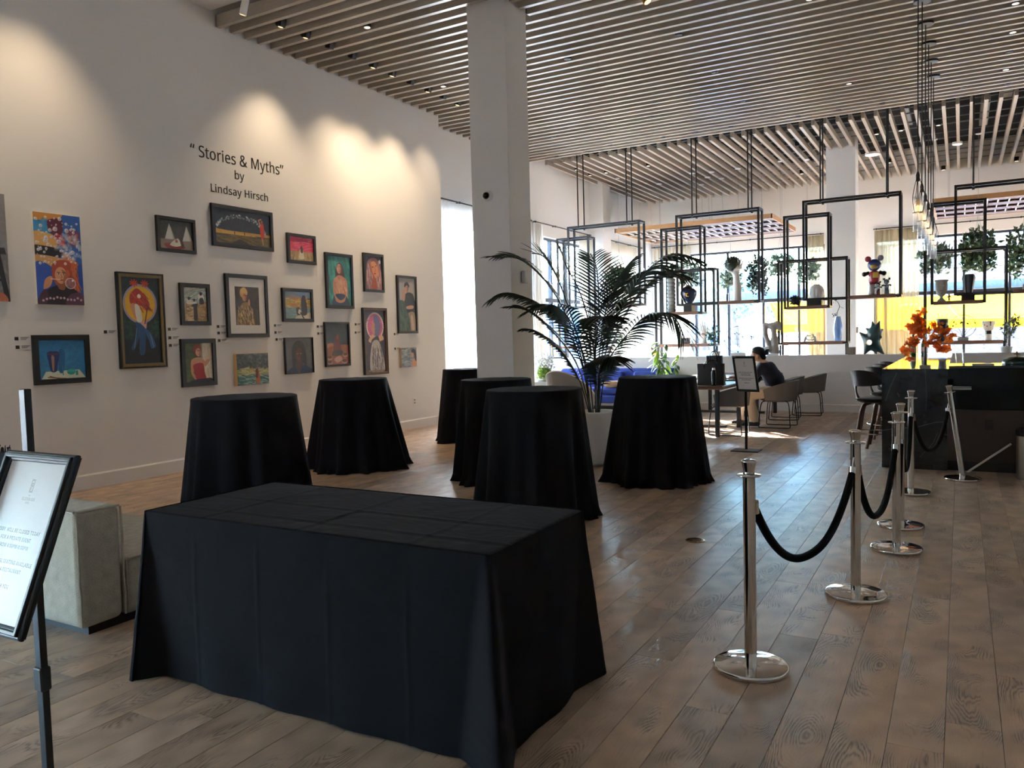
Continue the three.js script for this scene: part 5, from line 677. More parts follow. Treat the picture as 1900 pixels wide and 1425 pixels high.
// ---------------------------------------------------------------- person: one continuous body from a field of tapered bones
function fieldMesh(bones, box, res, k = 0.02, extra = 0, clip = null) {
  const s = Math.max(box[3] - box[0], box[4] - box[1], box[5] - box[2]), c = [(box[0] + box[3]) / 2, (box[1] + box[4]) / 2, (box[2] + box[5]) / 2];
  const mc = new MarchingCubes(res, M.dark, false, false, 400000), N = res, f = mc.field;
  const B = bones.map((b) => { const a = b[0], e = b[1], d = [e[0] - a[0], e[1] - a[1], e[2] - a[2]]; return { a, d, l: d[0] * d[0] + d[1] * d[1] + d[2] * d[2] + 1e-9, r0: b[2] + extra, r1: (b[3] ?? b[2]) + extra, sq: b[4] ?? [1, 1, 1] }; });
  for (let z = 0; z < N; z++) for (let y = 0; y < N; y++) for (let x = 0; x < N; x++) {
    const p = [c[0] + (x / N * 2 - 1) * s / 2, c[1] + (y / N * 2 - 1) * s / 2, c[2] + (z / N * 2 - 1) * s / 2]; let acc = 0;
    for (const b of B) { const q = [p[0] - b.a[0], p[1] - b.a[1], p[2] - b.a[2]], t = clamp((q[0] * b.d[0] + q[1] * b.d[1] + q[2] * b.d[2]) / b.l, 0, 1); const dd = Math.hypot((q[0] - b.d[0] * t) / b.sq[0], (q[1] - b.d[1] * t) / b.sq[1], (q[2] - b.d[2] * t) / b.sq[2]) - lerp(b.r0, b.r1, t); acc += Math.exp(-dd / k); }
    let D = -k * Math.log(acc + 1e-30); if (clip) D = Math.max(D, clip(p)); f[z * N * N + y * N + x] = -D;
  }
  mc.isolation = 0; mc.update(); const n = mc.count, P = new Float32Array(n * 3), Q = new Float32Array(n * 3);
  for (let i = 0; i < n; i++) for (let j = 0; j < 3; j++) { P[i * 3 + j] = mc.positionArray[i * 3 + j] * s / 2 + c[j]; Q[i * 3 + j] = mc.normalArray[i * 3 + j]; }
  const g = new THREE.BufferGeometry(); g.setAttribute('position', new THREE.BufferAttribute(P, 3)); g.setAttribute('normal', new THREE.BufferAttribute(Q, 3)); return g;
}
{
  // local frame: the person faces -x; origin on the floor under the seat
  const t = thing('person', 'person in a dark cap, navy top and beige trousers sitting at the walnut table', 'person', [-2.55, 0, -12.85]);
  const hipL = [0.03, 0.555, 0.1], hipR = [0.03, 0.555, -0.1], kneeL = [-0.4, 0.53, 0.12], kneeR = [-0.42, 0.54, -0.13], ankL = [-0.28, 0.1, 0.13], ankR = [-0.5, 0.1, -0.14];
  const chest = [-0.1, 0.9, 0], neck = [-0.2, 1.03, 0], head = [-0.265, 1.13, 0];
  const shL = [-0.14, 0.955, 0.17], shR = [-0.14, 0.955, -0.17], elL = [-0.3, 0.745, 0.22], elR = [-0.32, 0.745, -0.22], wrL = [-0.54, 0.785, 0.12], wrR = [-0.56, 0.785, -0.1];
  const torso = [[[0.04, 0.57, 0], [0.0, 0.74, 0], 0.125, 0.12, [1, 1, 1.25]], [[0.0, 0.74, 0], chest, 0.12, 0.115, [0.95, 1, 1.35]], [shL, shR, 0.06], [chest, neck, 0.09, 0.055]];
  const legs = [[hipL, kneeL, 0.088, 0.062], [hipR, kneeR, 0.088, 0.062], [kneeL, ankL, 0.058, 0.04], [kneeR, ankR, 0.058, 0.04]];
  const arms = [[shL, elL, 0.05, 0.04], [shR, elR, 0.05, 0.04], [elL, wrL, 0.04, 0.027], [elR, wrR, 0.04, 0.027]];
  const headB = [[neck, [-0.235, 1.09, 0], 0.05, 0.055], [[-0.255, 1.15, 0], [-0.262, 1.15, 0], 0.088, 0.088, [1.05, 1.15, 0.86]], [[-0.285, 1.09, 0], [-0.305, 1.065, 0], 0.05, 0.036], [[-0.345, 1.125, 0], [-0.362, 1.098, 0], 0.012, 0.013], [[-0.235, 1.125, 0.078], [-0.232, 1.1, 0.078], 0.014], [[-0.235, 1.125, -0.078], [-0.232, 1.1, -0.078], 0.014], [[-0.318, 1.07, -0.014], [-0.318, 1.07, 0.014], 0.013]];
  const feet = [[ankL, [-0.3, 0.05, 0.13], 0.04, 0.04], [ankR, [-0.52, 0.05, -0.14], 0.04, 0.04]];
  const skin = std(0xb98a6c, 0.6), hands = [];
  for (const [w, s] of [[wrL, 1], [wrR, -1]]) { const p = [w[0] - 0.085, w[1] - 0.008, w[2] - 0.005 * s]; hands.push([w, [w[0] - 0.03, w[1], w[2]], 0.025, 0.026, [1, 0.7, 1.1]], [[w[0] - 0.045, w[1], w[2] - 0.022], [w[0] - 0.045, w[1], w[2] + 0.022], 0.017], [[w[0] - 0.075, w[1] - 0.002, w[2] - 0.026], [w[0] - 0.075, w[1] - 0.002, w[2] + 0.026], 0.013]); [-0.03, -0.01, 0.01, 0.029].forEach((o, i) => { const L = [0.06, 0.072, 0.068, 0.052][i], a = [w[0] - 0.08, w[1], w[2] + o * s], m = [a[0] - L * 0.55, a[1] + 0.006, a[2] + o * 0.15 * s], e = [a[0] - L * 0.95, a[1] - 0.016, a[2] + o * 0.2 * s]; hands.push([a, m, 0.0095, 0.0085], [m, e, 0.0085, 0.0075]); }); hands.push([[w[0] - 0.02, w[1] - 0.004, w[2] - 0.03 * s], [w[0] - 0.06, w[1] - 0.012, w[2] - 0.055 * s], 0.011, 0.009], [[w[0] - 0.06, w[1] - 0.012, w[2] - 0.055 * s], [w[0] - 0.085, w[1] - 0.02, w[2] - 0.05 * s], 0.009, 0.008]); }
  const handG = [wrL, wrR].map((w, i) => fieldMesh(hands.filter((b) => Math.sign(b[0][2]) === Math.sign(w[2])), [w[0] - 0.2, w[1] - 0.11, w[2] - 0.11, w[0] + 0.02, w[1] + 0.11, w[2] + 0.11], 72, 0.004));
  const bodyG = fieldMesh([...torso, ...legs, ...arms, ...feet], [-0.75, -0.02, -0.7, 0.45, 1.2, 0.7], 110, 0.018);
  const headG = fieldMesh(headB, [-0.42, 0.98, -0.16, -0.1, 1.3, 0.16], 84, 0.008);
  const body = part('body', [bodyG, headG, ...handG], skin, t);
  part('eyes', [[-0.345, 1.14, 0.032], [-0.345, 1.14, -0.032]].map((p) => new THREE.SphereGeometry(0.009, 12, 8).translate(...p)), M.dark, t);
  part('top', fieldMesh([...torso.slice(0, 3), [chest, [-0.17, 0.99, 0], 0.09, 0.065], ...arms], [-0.75, 0.4, -0.6, 0.45, 1.6, 0.6], 110, 0.024, 0.014, (p) => Math.max(0.6 - p[1] - 0.1 * 0, p[0] < -0.42 ? -0.44 - p[0] : -1, p[1] - 1.02)), phy(0x141a2c, 0.9, { sheen: 0.2, sheenColor: 0x4a5a80 }), t);
  part('trousers', fieldMesh([[[0.04, 0.57, 0], [0.02, 0.64, 0], 0.125, 0.118, [1, 1, 1.25]], ...legs.map((b, i) => i < 2 ? [b[0], b[1], b[2] + 0.012, b[3] + 0.02] : [b[0], b[1], b[2] + 0.022, b[3] + 0.042])], [-0.75, -0.02, -0.6, 0.35, 1.08, 0.6], 110, 0.024, 0.008, (p) => Math.max(p[1] - 0.65, 0.085 - p[1])), std(0xc3b39a, 0.85), t);
  part('cap', [fieldMesh([[[-0.243, 1.178, 0], [-0.25, 1.178, 0], 0.092, 0.092, [1.1, 0.92, 0.93]]], [-0.4, 1.02, -0.15, -0.08, 1.34, 0.15], 56, 0.01, 0.006, (p) => 1.15 + (p[0] + 0.25) * -0.35 - p[1])], M.leather, t);
  part('hair_bun', [new THREE.SphereGeometry(0.045, 20, 14).scale(1, 0.85, 1).translate(-0.125, 1.165, 0), new THREE.SphereGeometry(0.03, 14, 10).scale(1.2, 0.5, 0.8).translate(-0.1, 1.21, 0.015)], M.black, t);
  part('hair', fieldMesh([[[-0.2, 1.15, 0], [-0.17, 1.09, 0], 0.07, 0.045, [1, 1, 1.1]]], [-0.36, 0.98, -0.16, -0.04, 1.3, 0.16], 48, 0.01, 0, (p) => p[0] + 0.13 > 0 ? -1 : p[0] < -0.235 ? 1 : -1), M.black, t);
  const shoe = () => [ext([[-0.2, 0], [0.06, 0], [0.075, 0.03], [0.055, 0.095], [0, 0.1], [-0.06, 0.07], [-0.17, 0.05], [-0.205, 0.028]], 0.07, 0.014).translate(0, 0.018, -0.035)];
  part('shoe', at(shoe()[0], ankL[0], 0.0, ankL[2], 0, 0, 0), M.black, t); part('shoe', at(shoe()[0], ankR[0], 0.0, ankR[2]), M.black, t);
  part('sole', at(rb(0.285, 0.02, 0.095, 0.008), ankL[0] - 0.07, 0.01, ankL[2]), M.white, t); part('sole', at(rb(0.285, 0.02, 0.095, 0.008), ankR[0] - 0.07, 0.01, ankR[2]), M.white, t);
}
// ---------------------------------------------------------------- blue sofa corner behind the palm
{
  const t = thing('blue_sofa', 'royal blue velvet sofa against the low white wall behind the palm', 'sofa');
  part('back', at(rb(2.5, 0.42, 0.2, 0.06, 4), -6.2, 0.62, -15.33), M.blueVelvet, t); part('base', at(rb(2.5, 0.17, 0.74, 0.03), -6.2, 0.24, -14.98), M.blueVelvet, t);
  for (let i = 0; i < 3; i++) { part('seat_cushion', at(rb(0.815, 0.14, 0.62, 0.05, 4), -7.03 + i * 0.83, 0.4, -14.93), M.blueVelvet, t); }
  for (let i = 0; i < 2; i++) part('back_cushion', at(rb(0.7, 0.3, 0.16, 0.07, 4), -5.42 - i * 0.9, 0.63, -15.16, -0.2), M.blueVelvet, t);
  part('trim', bx(-7.45, -4.95, 0.12, 0.165, -15.35, -14.605), M.matteGrey, t); part('plinth', bx(-7.4, -5.0, 0, 0.12, -15.3, -14.65), M.black, t);
  const c = thing('lounge_chair', 'light grey lounge chair with a rounded back, mostly hidden behind the palm', 'chair', [-5.53, 0, -11.7], -0.2);
  part('back', surf((u, v) => { const th = lerp(-1.9, 1.9, u), e = Math.cos(th * 0.8), y = lerp(0.3, 0.5 + 0.46 * Math.max(0, e), v), r0 = 0.36 + 0.05 * v; return [r0 * Math.sin(th), y, r0 * Math.cos(th)]; }, 48, 12), M.greyFabric, c);
  part('inner_back', surf((u, v) => { const th = lerp(-1.9, 1.9, u), e = Math.cos(th * 0.8), y = lerp(0.3, 0.5 + 0.46 * Math.max(0, e), v), r0 = 0.31 + 0.09 * v; return [r0 * Math.sin(th), y, r0 * Math.cos(th)]; }, 48, 12), M.greyFabric, c);
  part('piping', tube(Array.from({ length: 25 }, (_, i) => { const th = lerp(-1.9, 1.9, i / 24); return V(0.408 * Math.sin(th), 0.5 + 0.46 * Math.max(0, Math.cos(th * 0.8)), 0.408 * Math.cos(th)); }), 0.01, 100, 8), M.white, c);
  part('seat', lathe([[0, 0.44], [0.28, 0.435], [0.33, 0.4], [0.33, 0.3], [0, 0.28]], 36), M.greyFabric, c); part('pedestal', lathe([[0, 0.28], [0.05, 0.28], [0.03, 0.05], [0.22, 0.012], [0.22, 0], [0, 0]], 32), M.blackMetal, c);
  const b = thing('bowl', 'pale wooden bowl resting on the blue sofa seat', 'bowl', [-6.1, 0.47, -14.78]);
  part('bowl', lathe([[0, 0], [0.1, 0.004], [0.17, 0.06], [0.205, 0.125], [0.195, 0.125], [0.16, 0.066], [0.09, 0.02], [0, 0.016]], 40), std(0xc9b698, 0.7), b);
  // planter with leafy light green plant
  const r = rng(33), p = thing('leafy_plant', 'light green broad-leaved plant standing right of the palm behind the draped table', 'plant', [-4.79, 0, -14.4]);
  part('pot', lathe([[0, 0], [0.16, 0], [0.2, 0.4], [0.185, 0.4], [0.18, 0.35], [0, 0.35]], 32), M.potWhite, p);
  const leafG = surf((u, v) => { const w = 0.035 * Math.sin(Math.PI * Math.min(0.98, v * 0.92 + 0.08)); return [(u - 0.5) * 2 * w, v * 0.05 - 0.09 * v * v - 1.4 * (u - 0.5) ** 2 * w, v * 0.24]; }, 4, 8);
  for (let i = 0; i < 7; i++) { const a = r() * 6.28, k = 0.05 + r() * 0.12, h = 0.8 + r() * 0.75, tip = [Math.cos(a) * (k + 0.14), h, Math.sin(a) * (k + 0.1)]; part('stem', tube([[Math.cos(a) * k * 0.5, 0.34, Math.sin(a) * k * 0.5], [Math.cos(a) * k, h * 0.6, Math.sin(a) * k], tip], 0.005, 16, 6), std(0x5c7a34, 0.7), p); for (let j = 0; j < 8; j++) { const f = 0.45 + 0.55 * j / 7, y = lerp(0.34, h, f), q = lerp(k * 0.6, k + 0.14, f); part('leaf', leafG.clone().applyMatrix4(new THREE.Matrix4().makeRotationFromEuler(new THREE.Euler(0.1 + r() * 0.9, r() * 6.28, 0, 'YXZ'))).translate(Math.cos(a) * q, y, Math.sin(a) * q), r() < 0.6 ? M.leafLight : M.leaf, p); } }
  const w = thing('table_plant', 'white crystal tree with bright green leaves on a grey cabinet beside the near column', 'plant', [-7.2, 0, -14.0]);
  part('cabinet', at(rb(0.7, 0.64, 0.5, 0.01), 0, 0.32, 0), M.matteGrey, w); part('white_branches', leafCloud(0, 0.98, 0, 0.22, 0.24, 0.2, 700, 0.05, r, 0.2), M.white, w).userData.kind = 'stuff'; part('leaves', leafCloud(0.05, 0.78, 0.12, 0.16, 0.12, 0.12, 120, 0.1, r, 0.2), M.leafLight, w).userData.kind = 'stuff';
  part('planter', lathe([[0, 0.64], [0.14, 0.64], [0.16, 0.72], [0, 0.72]], 32), M.ceramic, w);
  const gp = thing('gold_sculpture', 'tall brass rod sculpture beside the near column behind the palm', 'sculpture', [-7.62, 0.02, -15.1]); gp.position.set(-7.75, 1.045, -15.57);
  part('base', rb(0.3, 0.03, 0.12, 0.005).translate(0, 0.015, 0), M.black, gp); for (let i = 0; i < 5; i++) part('rod', tube([[-0.12 + i * 0.06, 0.03, 0], [-0.1 + i * 0.05, 0.3, 0.02], [-0.13 + i * 0.065, 0.6 - (i % 2) * 0.12, 0]], 0.008, 20, 6), M.gold, gp);
}
// ---------------------------------------------------------------- hanging steel display frames above the low wall
{
  const W = 0.042, DZ = 0.32;
  // x0, x1, y0, y1, z, rods, [shelf x0, x1], legs to the floor, [blocks x0, x1, y0, y1], label
  const FR = [
    [-7.668, -6.002, 2.164, 3.942, -16.25, [-7.415, -6.27], [-6.55, -6.15], 0, [], 'leftmost large black steel hanging frame, half behind the palm'],
    [-7.965, -7.206, 1.27, 3.709, -16.295, [], [-7.94, -7.45], 1, [], 'tall narrow black steel frame low behind the left of the palm'],
    [-5.173, -3.504, 2.113, 3.951, -16.25, [-4.84, -3.703], [-4.32, -3.6], 0, [], 'large black steel hanging frame holding the white arm sculpture'],
    [-5.519, -4.689, 1.935, 3.711, -16.295, [], [-5.45, -4.75], 0, [[-5.07, -4.9, 1.96, 2.1]], 'narrow black steel frame around the dark round vase'],
    [-5.68, -4.433, 1.261, 2.83, -16.34, [], [-5.62, -4.52], 1, [], 'low black steel frame holding the white ceramic hand'],
    [-3.021, -2.211, 1.953, 3.726, -16.295, [], [-2.98, -2.25], 0, [[-2.62, -2.35, 1.98, 2.1]], 'narrow black steel frame holding the ribbed white pot'],
    [-2.656, -0.978, 2.104, 3.978, -16.25, [-2.348, -1.201], [-1.86, -1.05], 0, [], 'large black steel hanging frame holding the toy bears'],
    [-3.149, -1.894, 1.255, 2.873, -16.34, [], [-3.08, -1.97], 1, [], 'low black steel frame holding the pale blue glass vase'],
    [-0.095, 1.6, 2.075, 3.974, -16.25, [0.177, 1.35], [0.78, 1.5], 0, [], 'large black steel hanging frame at the right edge of the picture'],
    [-0.466, 0.358, 1.931, 3.708, -16.295, [], [-0.44, 0.33], 0, [[0.0, 0.21, 1.96, 2.09]], 'narrow black steel frame holding the face vase and the fluted vase'],
    [-0.578, 0.685, 1.211, 2.862, -16.34, [], [-0.53, 0.64], 1, [], 'low black steel frame behind the orange orchid'],
  ];
  for (const [x0, x1, y0, y1, z, rods, sh, legs, blocks, l] of FR) {
    const t = thing('display_frame', l, 'shelf frame'), b = W / 2;
    for (const zz of [z, z - DZ]) part('ring', [sqbar([x0, y0, zz], [x1, y0, zz], W), sqbar([x0, y1, zz], [x1, y1, zz], W), sqbar([x0, y0 + W, zz], [x0, y1 - W, zz], W), sqbar([x1, y0 + W, zz], [x1, y1 - W, zz], W)], M.frameSteel, t);
    for (const x of [x0, x1]) for (const y of [y0, y1]) part('spacer', bx(x - b, x + b, y - b, y + b, z - DZ + b, z - b), M.frameSteel, t);
    for (const x of rods) for (const zz of [z, z - DZ]) part('rod', [bar([x, y1, zz], [x, 6.15, zz], 0.014, 10), cyl(0.024, 0.024, 0.02, 12, y1 - 0.04).translate(x, 0, zz)], M.frameSteel, t);
    part('wood_shelf', at(rb(sh[1] - sh[0], 0.062, DZ + 0.05, 0.004), (sh[0] + sh[1]) / 2, y0 + 0.002, z - DZ / 2), M.walnut, t);
    if (legs) for (const x of [x0 + 0.02, x1 - 0.02]) for (const zz of [z - 0.04, z - DZ + 0.04]) part('leg', sqbar([x, 0.02, zz], [x, y0 - W, zz], 0.034), M.frameSteel, t);
    for (const [a, c, d, e] of blocks) part('riser_block', bx(a, c, d, e, z - DZ + 0.05, z - 0.02), M.black, t);
  }
}
// ---------------------------------------------------------------- objects on the frames and on the low wall
{
  const Z = -16.41, D = (n, l, c, x, y, z = Z, turn = 0) => thing(n, l, c, [x, y, z], turn), top = (y0) => y0 + 0.033;
  let t = D('vase', 'dark round vase with a gold splash and a knotted branch neck', 'vase', -4.985, 2.134);
  part('body', lathe([[0, 0], [0.07, 0], [0.085, 0.02], [0.15, 0.13], [0.172, 0.21], [0.165, 0.265], [0.12, 0.31], [0.055, 0.335], [0.05, 0.345], [0.045, 0.335], [0, 0.33]], 48), std(0x14203a, 0.16), t);
  part('knot', tube([[-0.06, 0.34, 0.04], [0.0, 0.37, 0.06], [0.06, 0.35, 0.02], [0.03, 0.34, -0.05], [-0.05, 0.36, -0.03], [-0.08, 0.33, 0.05], [-0.1, 0.3, 0.1]], 0.016, 60, 8), M.walnutDark, t); part('branch', tube([[0.0, 0.34, 0], [0.0, 0.46, 0], [0.02, 0.56, 0]], 0.008, 20, 6), M.dark, t);
  part('gold_splash', tube([[-0.05, 0.255, 0.14], [-0.01, 0.2, 0.172], [0.03, 0.215, 0.17], [0.0, 0.165, 0.172], [0.05, 0.15, 0.16]], 0.012, 40, 6), M.gold, t);
  // tall white arm with a round moss ball in its open hand
  t = D('arm_sculpture', 'tall white arm sculpture cupping a round moss ball', 'sculpture', -4.034, 2.146);
  { const pt = (x, y, z = 0) => [x, y, z], bones = [[pt(0.06, 0), pt(0.06, 0.25), 0.085, 0.08], [pt(0.06, 0.25), pt(0.04, 0.52), 0.08, 0.058], [pt(0.04, 0.52), pt(0.0, 0.62), 0.058, 0.06, [1.1, 1, 0.7]]]; for (const [dx, dz, h] of [[-0.02, 0.075, 0.16], [0.06, 0.07, 0.2], [0.11, 0.03, 0.22], [0.13, -0.03, 0.19]]) { bones.push([pt(0.02, 0.62), pt(0.03 + dx * 0.7, 0.66, dz), 0.026, 0.02], [pt(0.03 + dx * 0.7, 0.66, dz), pt(0.04 + dx, 0.62 + h, dz * 1.1), 0.02, 0.013]); } bones.push([pt(0.0, 0.58), pt(-0.11, 0.63, 0.02), 0.03, 0.02], [pt(-0.11, 0.63, 0.02), pt(-0.17, 0.73, 0.02), 0.02, 0.013]); part('arm', fieldMesh(bones, [-0.25, -0.1, -0.5, 0.75, 0.9, 0.5], 96, 0.012, 0, (p) => -p[1]), M.ceramic, t); }
  single('moss_ball', 'round dark green moss ball held by the white arm sculpture', 'plant', (() => { const r = rng(8), a = [new THREE.IcosahedronGeometry(0.145, 4)]; a.push(leafCloud(0, 0, 0, 0.15, 0.15, 0.15, 700, 0.035, r, 0.92)); return a; })(), M.leafDark, [-4.06, 2.9, Z + 0.02]);
  t = D('tumbler', 'small clear glass tumbler holding a brown stick beside the white arm', 'glass', -4.17, 2.146, Z + 0.06); part('glass', lathe([[0, 0], [0.036, 0], [0.04, 0.165], [0.036, 0.165], [0.032, 0.01], [0, 0.01]], 28), M.glass, t); part('stick', cyl(0.014, 0.014, 0.13, 12, 0.012), M.walnut, t);
  t = D('ceramic_hand', 'white upright ceramic hand with a painted eye in its palm', 'sculpture', -4.675, 1.296);
  { const b = [[[0, 0.0, 0], [0, 0.05, 0], 0.06, 0.045], [[0, 0.05, 0], [0, 0.2, 0], 0.05, 0.075, [1, 1, 0.6]], [[-0.05, 0.22, 0], [0.06, 0.22, 0], 0.04, 0.04, [1, 1, 0.6]]]; for (const [x, h, k] of [[-0.055, 0.17, -0.01], [-0.018, 0.215, -0.005], [0.02, 0.195, 0.005], [0.056, 0.13, 0.03]]) b.push([[x, 0.23, 0], [x + k * 0.5, 0.23 + h * 0.55, 0.005], 0.018, 0.015], [[x + k * 0.5, 0.23 + h * 0.55, 0.005], [x + k, 0.23 + h, 0.015], 0.015, 0.011]); b.push([[-0.05, 0.12, 0], [-0.095, 0.2, 0.02], 0.024, 0.017], [[-0.095, 0.2, 0.02], [-0.105, 0.27, 0.03], 0.017, 0.011]); part('hand', fieldMesh(b, [-0.26, -0.03, -0.25, 0.26, 0.49, 0.25], 90, 0.008, 0, (p) => -p[1]), M.ceramic, t); part('painted_eye', [new THREE.TorusGeometry(0.026, 0.004, 6, 28).scale(1.3, 0.8, 1).translate(0, 0.19, 0.047), new THREE.SphereGeometry(0.013, 14, 10).scale(1, 1, 0.4).translate(0, 0.19, 0.046)], std(0x8c4a40, 0.6), t); part('foot', cyl(0.07, 0.06, 0.02, 28), M.ceramic, t); }
  single('candle_box', 'dark square box left of the ceramic hand', 'box', rb(0.155, 0.125, 0.14, 0.008).translate(0, 0.0625, 0), M.dark, [-5.061, 1.296, Z]);
  // spiky dark ball and ribbed white pot
  t = D('spiky_ball', 'dark spiky ball ornament on the shelf left of the ribbed white pot', 'ornament', -2.85, 2.1); t.position.y = 1.986 + 0.11;
  { const r = rng(4), g = [new THREE.IcosahedronGeometry(0.085, 3)]; for (let i = 0; i < 120; i++) { const v = V(r() - 0.5, r() - 0.5, r() - 0.5).normalize(), c = new THREE.ConeGeometry(0.016, 0.07, 5); c.applyQuaternion(new THREE.Quaternion().setFromUnitVectors(V(0, 1, 0), v)); c.translate(v.x * 0.095, v.y * 0.095, v.z * 0.095); g.push(c); } part('ball', g, M.dark, t); }
  t = D('ribbed_pot', 'round matte white pot with carved ribs on the black riser block', 'vase', -2.45, 2.1);
  { const g = lathe([[0, 0], [0.09, 0], [0.125, 0.05], [0.145, 0.12], [0.14, 0.18], [0.115, 0.24], [0.08, 0.27], [0.06, 0.275], [0.062, 0.293], [0.045, 0.293], [0.045, 0.26], [0, 0.26]], 96), p = g.attributes.position; for (let i = 0; i < p.count; i++) { const x = p.getX(i), y = p.getY(i), z = p.getZ(i), th = Math.atan2(z, x), k = 1 - 0.07 * Math.pow(Math.abs(Math.sin(th * 5)), 6) * sstep(y, 0.03, 0.08) * (1 - sstep(y, 0.17, 0.23)); p.setXYZ(i, x * k, y, z * k); } g.computeVertexNormals(); part('pot', g, M.potWhite, t); }
  // heart hands, blue vase with a twig
  t = D('heart_hands', 'small white sculpture of two hands making a heart', 'sculpture', -2.574, 1.288);
  { const b = []; for (const s of [-1, 1]) { b.push([[s * 0.1, 0.02, 0], [s * 0.085, 0.07, 0], 0.026, 0.022], [[s * 0.085, 0.07, 0], [s * 0.05, 0.122, 0], 0.02, 0.014], [[s * 0.05, 0.122, 0], [s * 0.012, 0.108, 0], 0.013, 0.011], [[s * 0.075, 0.06, 0.01], [s * 0.04, 0.035, 0.01], 0.014, 0.011], [[s * 0.04, 0.035, 0.01], [s * 0.01, 0.03, 0.01], 0.011, 0.01]); } part('hands', fieldMesh(b, [-0.15, -0.02, -0.15, 0.15, 0.28, 0.15], 72, 0.006, 0, (p) => -p[1]), M.ceramic, t); }
  t = D('glass_vase', 'pale blue faceted glass vase holding a dark twig', 'vase', -2.062, 1.288);
  part('glass', (() => { const g = lathe([[0, 0], [0.06, 0], [0.066, 0.02], [0.092, 0.2], [0.09, 0.28], [0.055, 0.44], [0.05, 0.47], [0.044, 0.468], [0.05, 0.43], [0.08, 0.28], [0.08, 0.2], [0.055, 0.02], [0, 0.015]], 9); return toCreasedNormals(g, 0.4); })(), M.blueGlass, t);
  part('twig', [tube([[0.0, 0.05, 0], [-0.02, 0.4, 0], [-0.01, 0.55, 0], [0.03, 0.66, 0.02], [-0.01, 0.76, 0]], 0.006, 40, 6), tube([[-0.01, 0.55, 0], [-0.07, 0.5, 0.02], [-0.09, 0.45, 0.02]], 0.004, 16, 6), tube([[0.03, 0.66, 0.02], [0.1, 0.62, 0]], 0.004, 12, 6), leafCloud(-0.03, 0.76, 0, 0.06, 0.04, 0.04, 14, 0.05, rng(2), 0.2), leafCloud(-0.07, 0.48, 0.02, 0.05, 0.04, 0.03, 8, 0.04, rng(3), 0.2)], M.dark, t);
  // toy bears: plain round-eared figures in blocks of colour
  const bear = (label, x, y, s, cols, z = Z) => {
    const b = D('toy_bear', label, 'toy', x, y, z); b.scale.setScalar(s); const c = cols.map((k) => std(k, 0.3));
    part('head', new THREE.SphereGeometry(0.12, 32, 24).scale(1, 0.95, 0.95).translate(0, 0.56, 0), c[0], b); part('muzzle', new THREE.SphereGeometry(0.06, 24, 16).scale(1.1, 0.8, 0.7).translate(0, 0.525, 0.09), c[1], b);
    part('ear', new THREE.SphereGeometry(0.055, 24, 16).scale(1, 1, 0.5).translate(-0.11, 0.68, 0), c[2], b); part('ear', new THREE.SphereGeometry(0.055, 24, 16).scale(1, 1, 0.5).translate(0.11, 0.69, 0), c[3], b);
    part('body', lathe([[0, 0.2], [0.085, 0.2], [0.1, 0.26], [0.1, 0.38], [0.075, 0.44], [0, 0.46]], 32), c[4], b); part('belly', rb(0.1, 0.11, 0.03, 0.012).translate(0.03, 0.37, 0.09), c[1], b);
    for (const s2 of [-1, 1]) { part('arm', [bar([s2 * 0.09, 0.42, 0], [s2 * 0.15, 0.4, 0.02], 0.034, 14), new THREE.SphereGeometry(0.045, 16, 12).translate(s2 * 0.17, 0.395, 0.03)], c[5], b); part('leg', lathe([[0, 0], [0.05, 0], [0.055, 0.03], [0.05, 0.2], [0, 0.21]], 24).translate(s2 * 0.05, 0, 0), c[6], b); }
  };
  bear('large toy bear with round ears in blocks of red, navy and ochre', -1.424, 2.139, 0.99, [0x1d2a5a, 0xa8842c, 0x8c2432, 0x6a6a72, 0x8c1f2a, 0x1c1a20, 0xcfccc8]);
  bear('small dark toy bear standing before the legs of the large toy bear', -1.35, 2.139, 0.33, [0x20242e, 0xc4b8a4, 0x20242e, 0x20242e, 0x2a2f3c, 0x20242e, 0x7a2028], Z + 0.11);
  bear('small blue-grey toy bear at the right of the large toy bear', -1.21, 2.139, 0.41, [0x5a6472, 0x7a828c, 0x39404c, 0x39404c, 0x5a6472, 0x39404c, 0x6a747e], Z + 0.06);
  // face vase, figurine, fluted vase
  t = D('face_vase', 'pale grey footed vase with a moulded face', 'vase', -0.315, 1.966);
  part('bowl', lathe([[0, 0], [0.065, 0], [0.07, 0.015], [0.03, 0.05], [0.028, 0.08], [0.075, 0.13], [0.095, 0.2], [0.1, 0.3], [0.095, 0.34], [0.112, 0.365], [0.112, 0.385], [0.098, 0.388], [0.09, 0.34], [0, 0.33]], 48), M.stone, t);
  part('moulded_face', fieldMesh([[[0, 0.3, 0.09], [0, 0.21, 0.11], 0.01, 0.016], [[-0.035, 0.285, 0.088], [-0.02, 0.283, 0.094], 0.012], [[0.035, 0.285, 0.088], [0.02, 0.283, 0.094], 0.012], [[-0.022, 0.175, 0.09], [0.022, 0.175, 0.09], 0.011], [[0, 0.14, 0.07], [0, 0.15, 0.075], 0.022]], [-0.12, 0.1, -0.02, 0.12, 0.34, 0.22], 56, 0.006), M.stone, t);
  t = D('figurine', 'tiny brown standing figurine beside the face vase', 'figurine', -0.19, 1.966, Z + 0.13); part('figure', fieldMesh([[[-0.01, 0, 0], [-0.005, 0.05, 0], 0.007], [[0.012, 0, 0], [0.005, 0.05, 0], 0.007], [[0, 0.05, 0], [0, 0.085, 0], 0.012, 0.014], [[-0.014, 0.085, 0], [-0.028, 0.055, 0.01], 0.006], [[0.014, 0.085, 0], [0.026, 0.06, 0.01], 0.006], [[0, 0.11, 0], [0, 0.112, 0], 0.013]], [-0.07, -0.01, -0.07, 0.07, 0.13, 0.07], 56, 0.004), M.walnut, t);
  t = D('fluted_vase', 'tall dark fluted vase on the black riser block', 'vase', 0.113, 2.09);
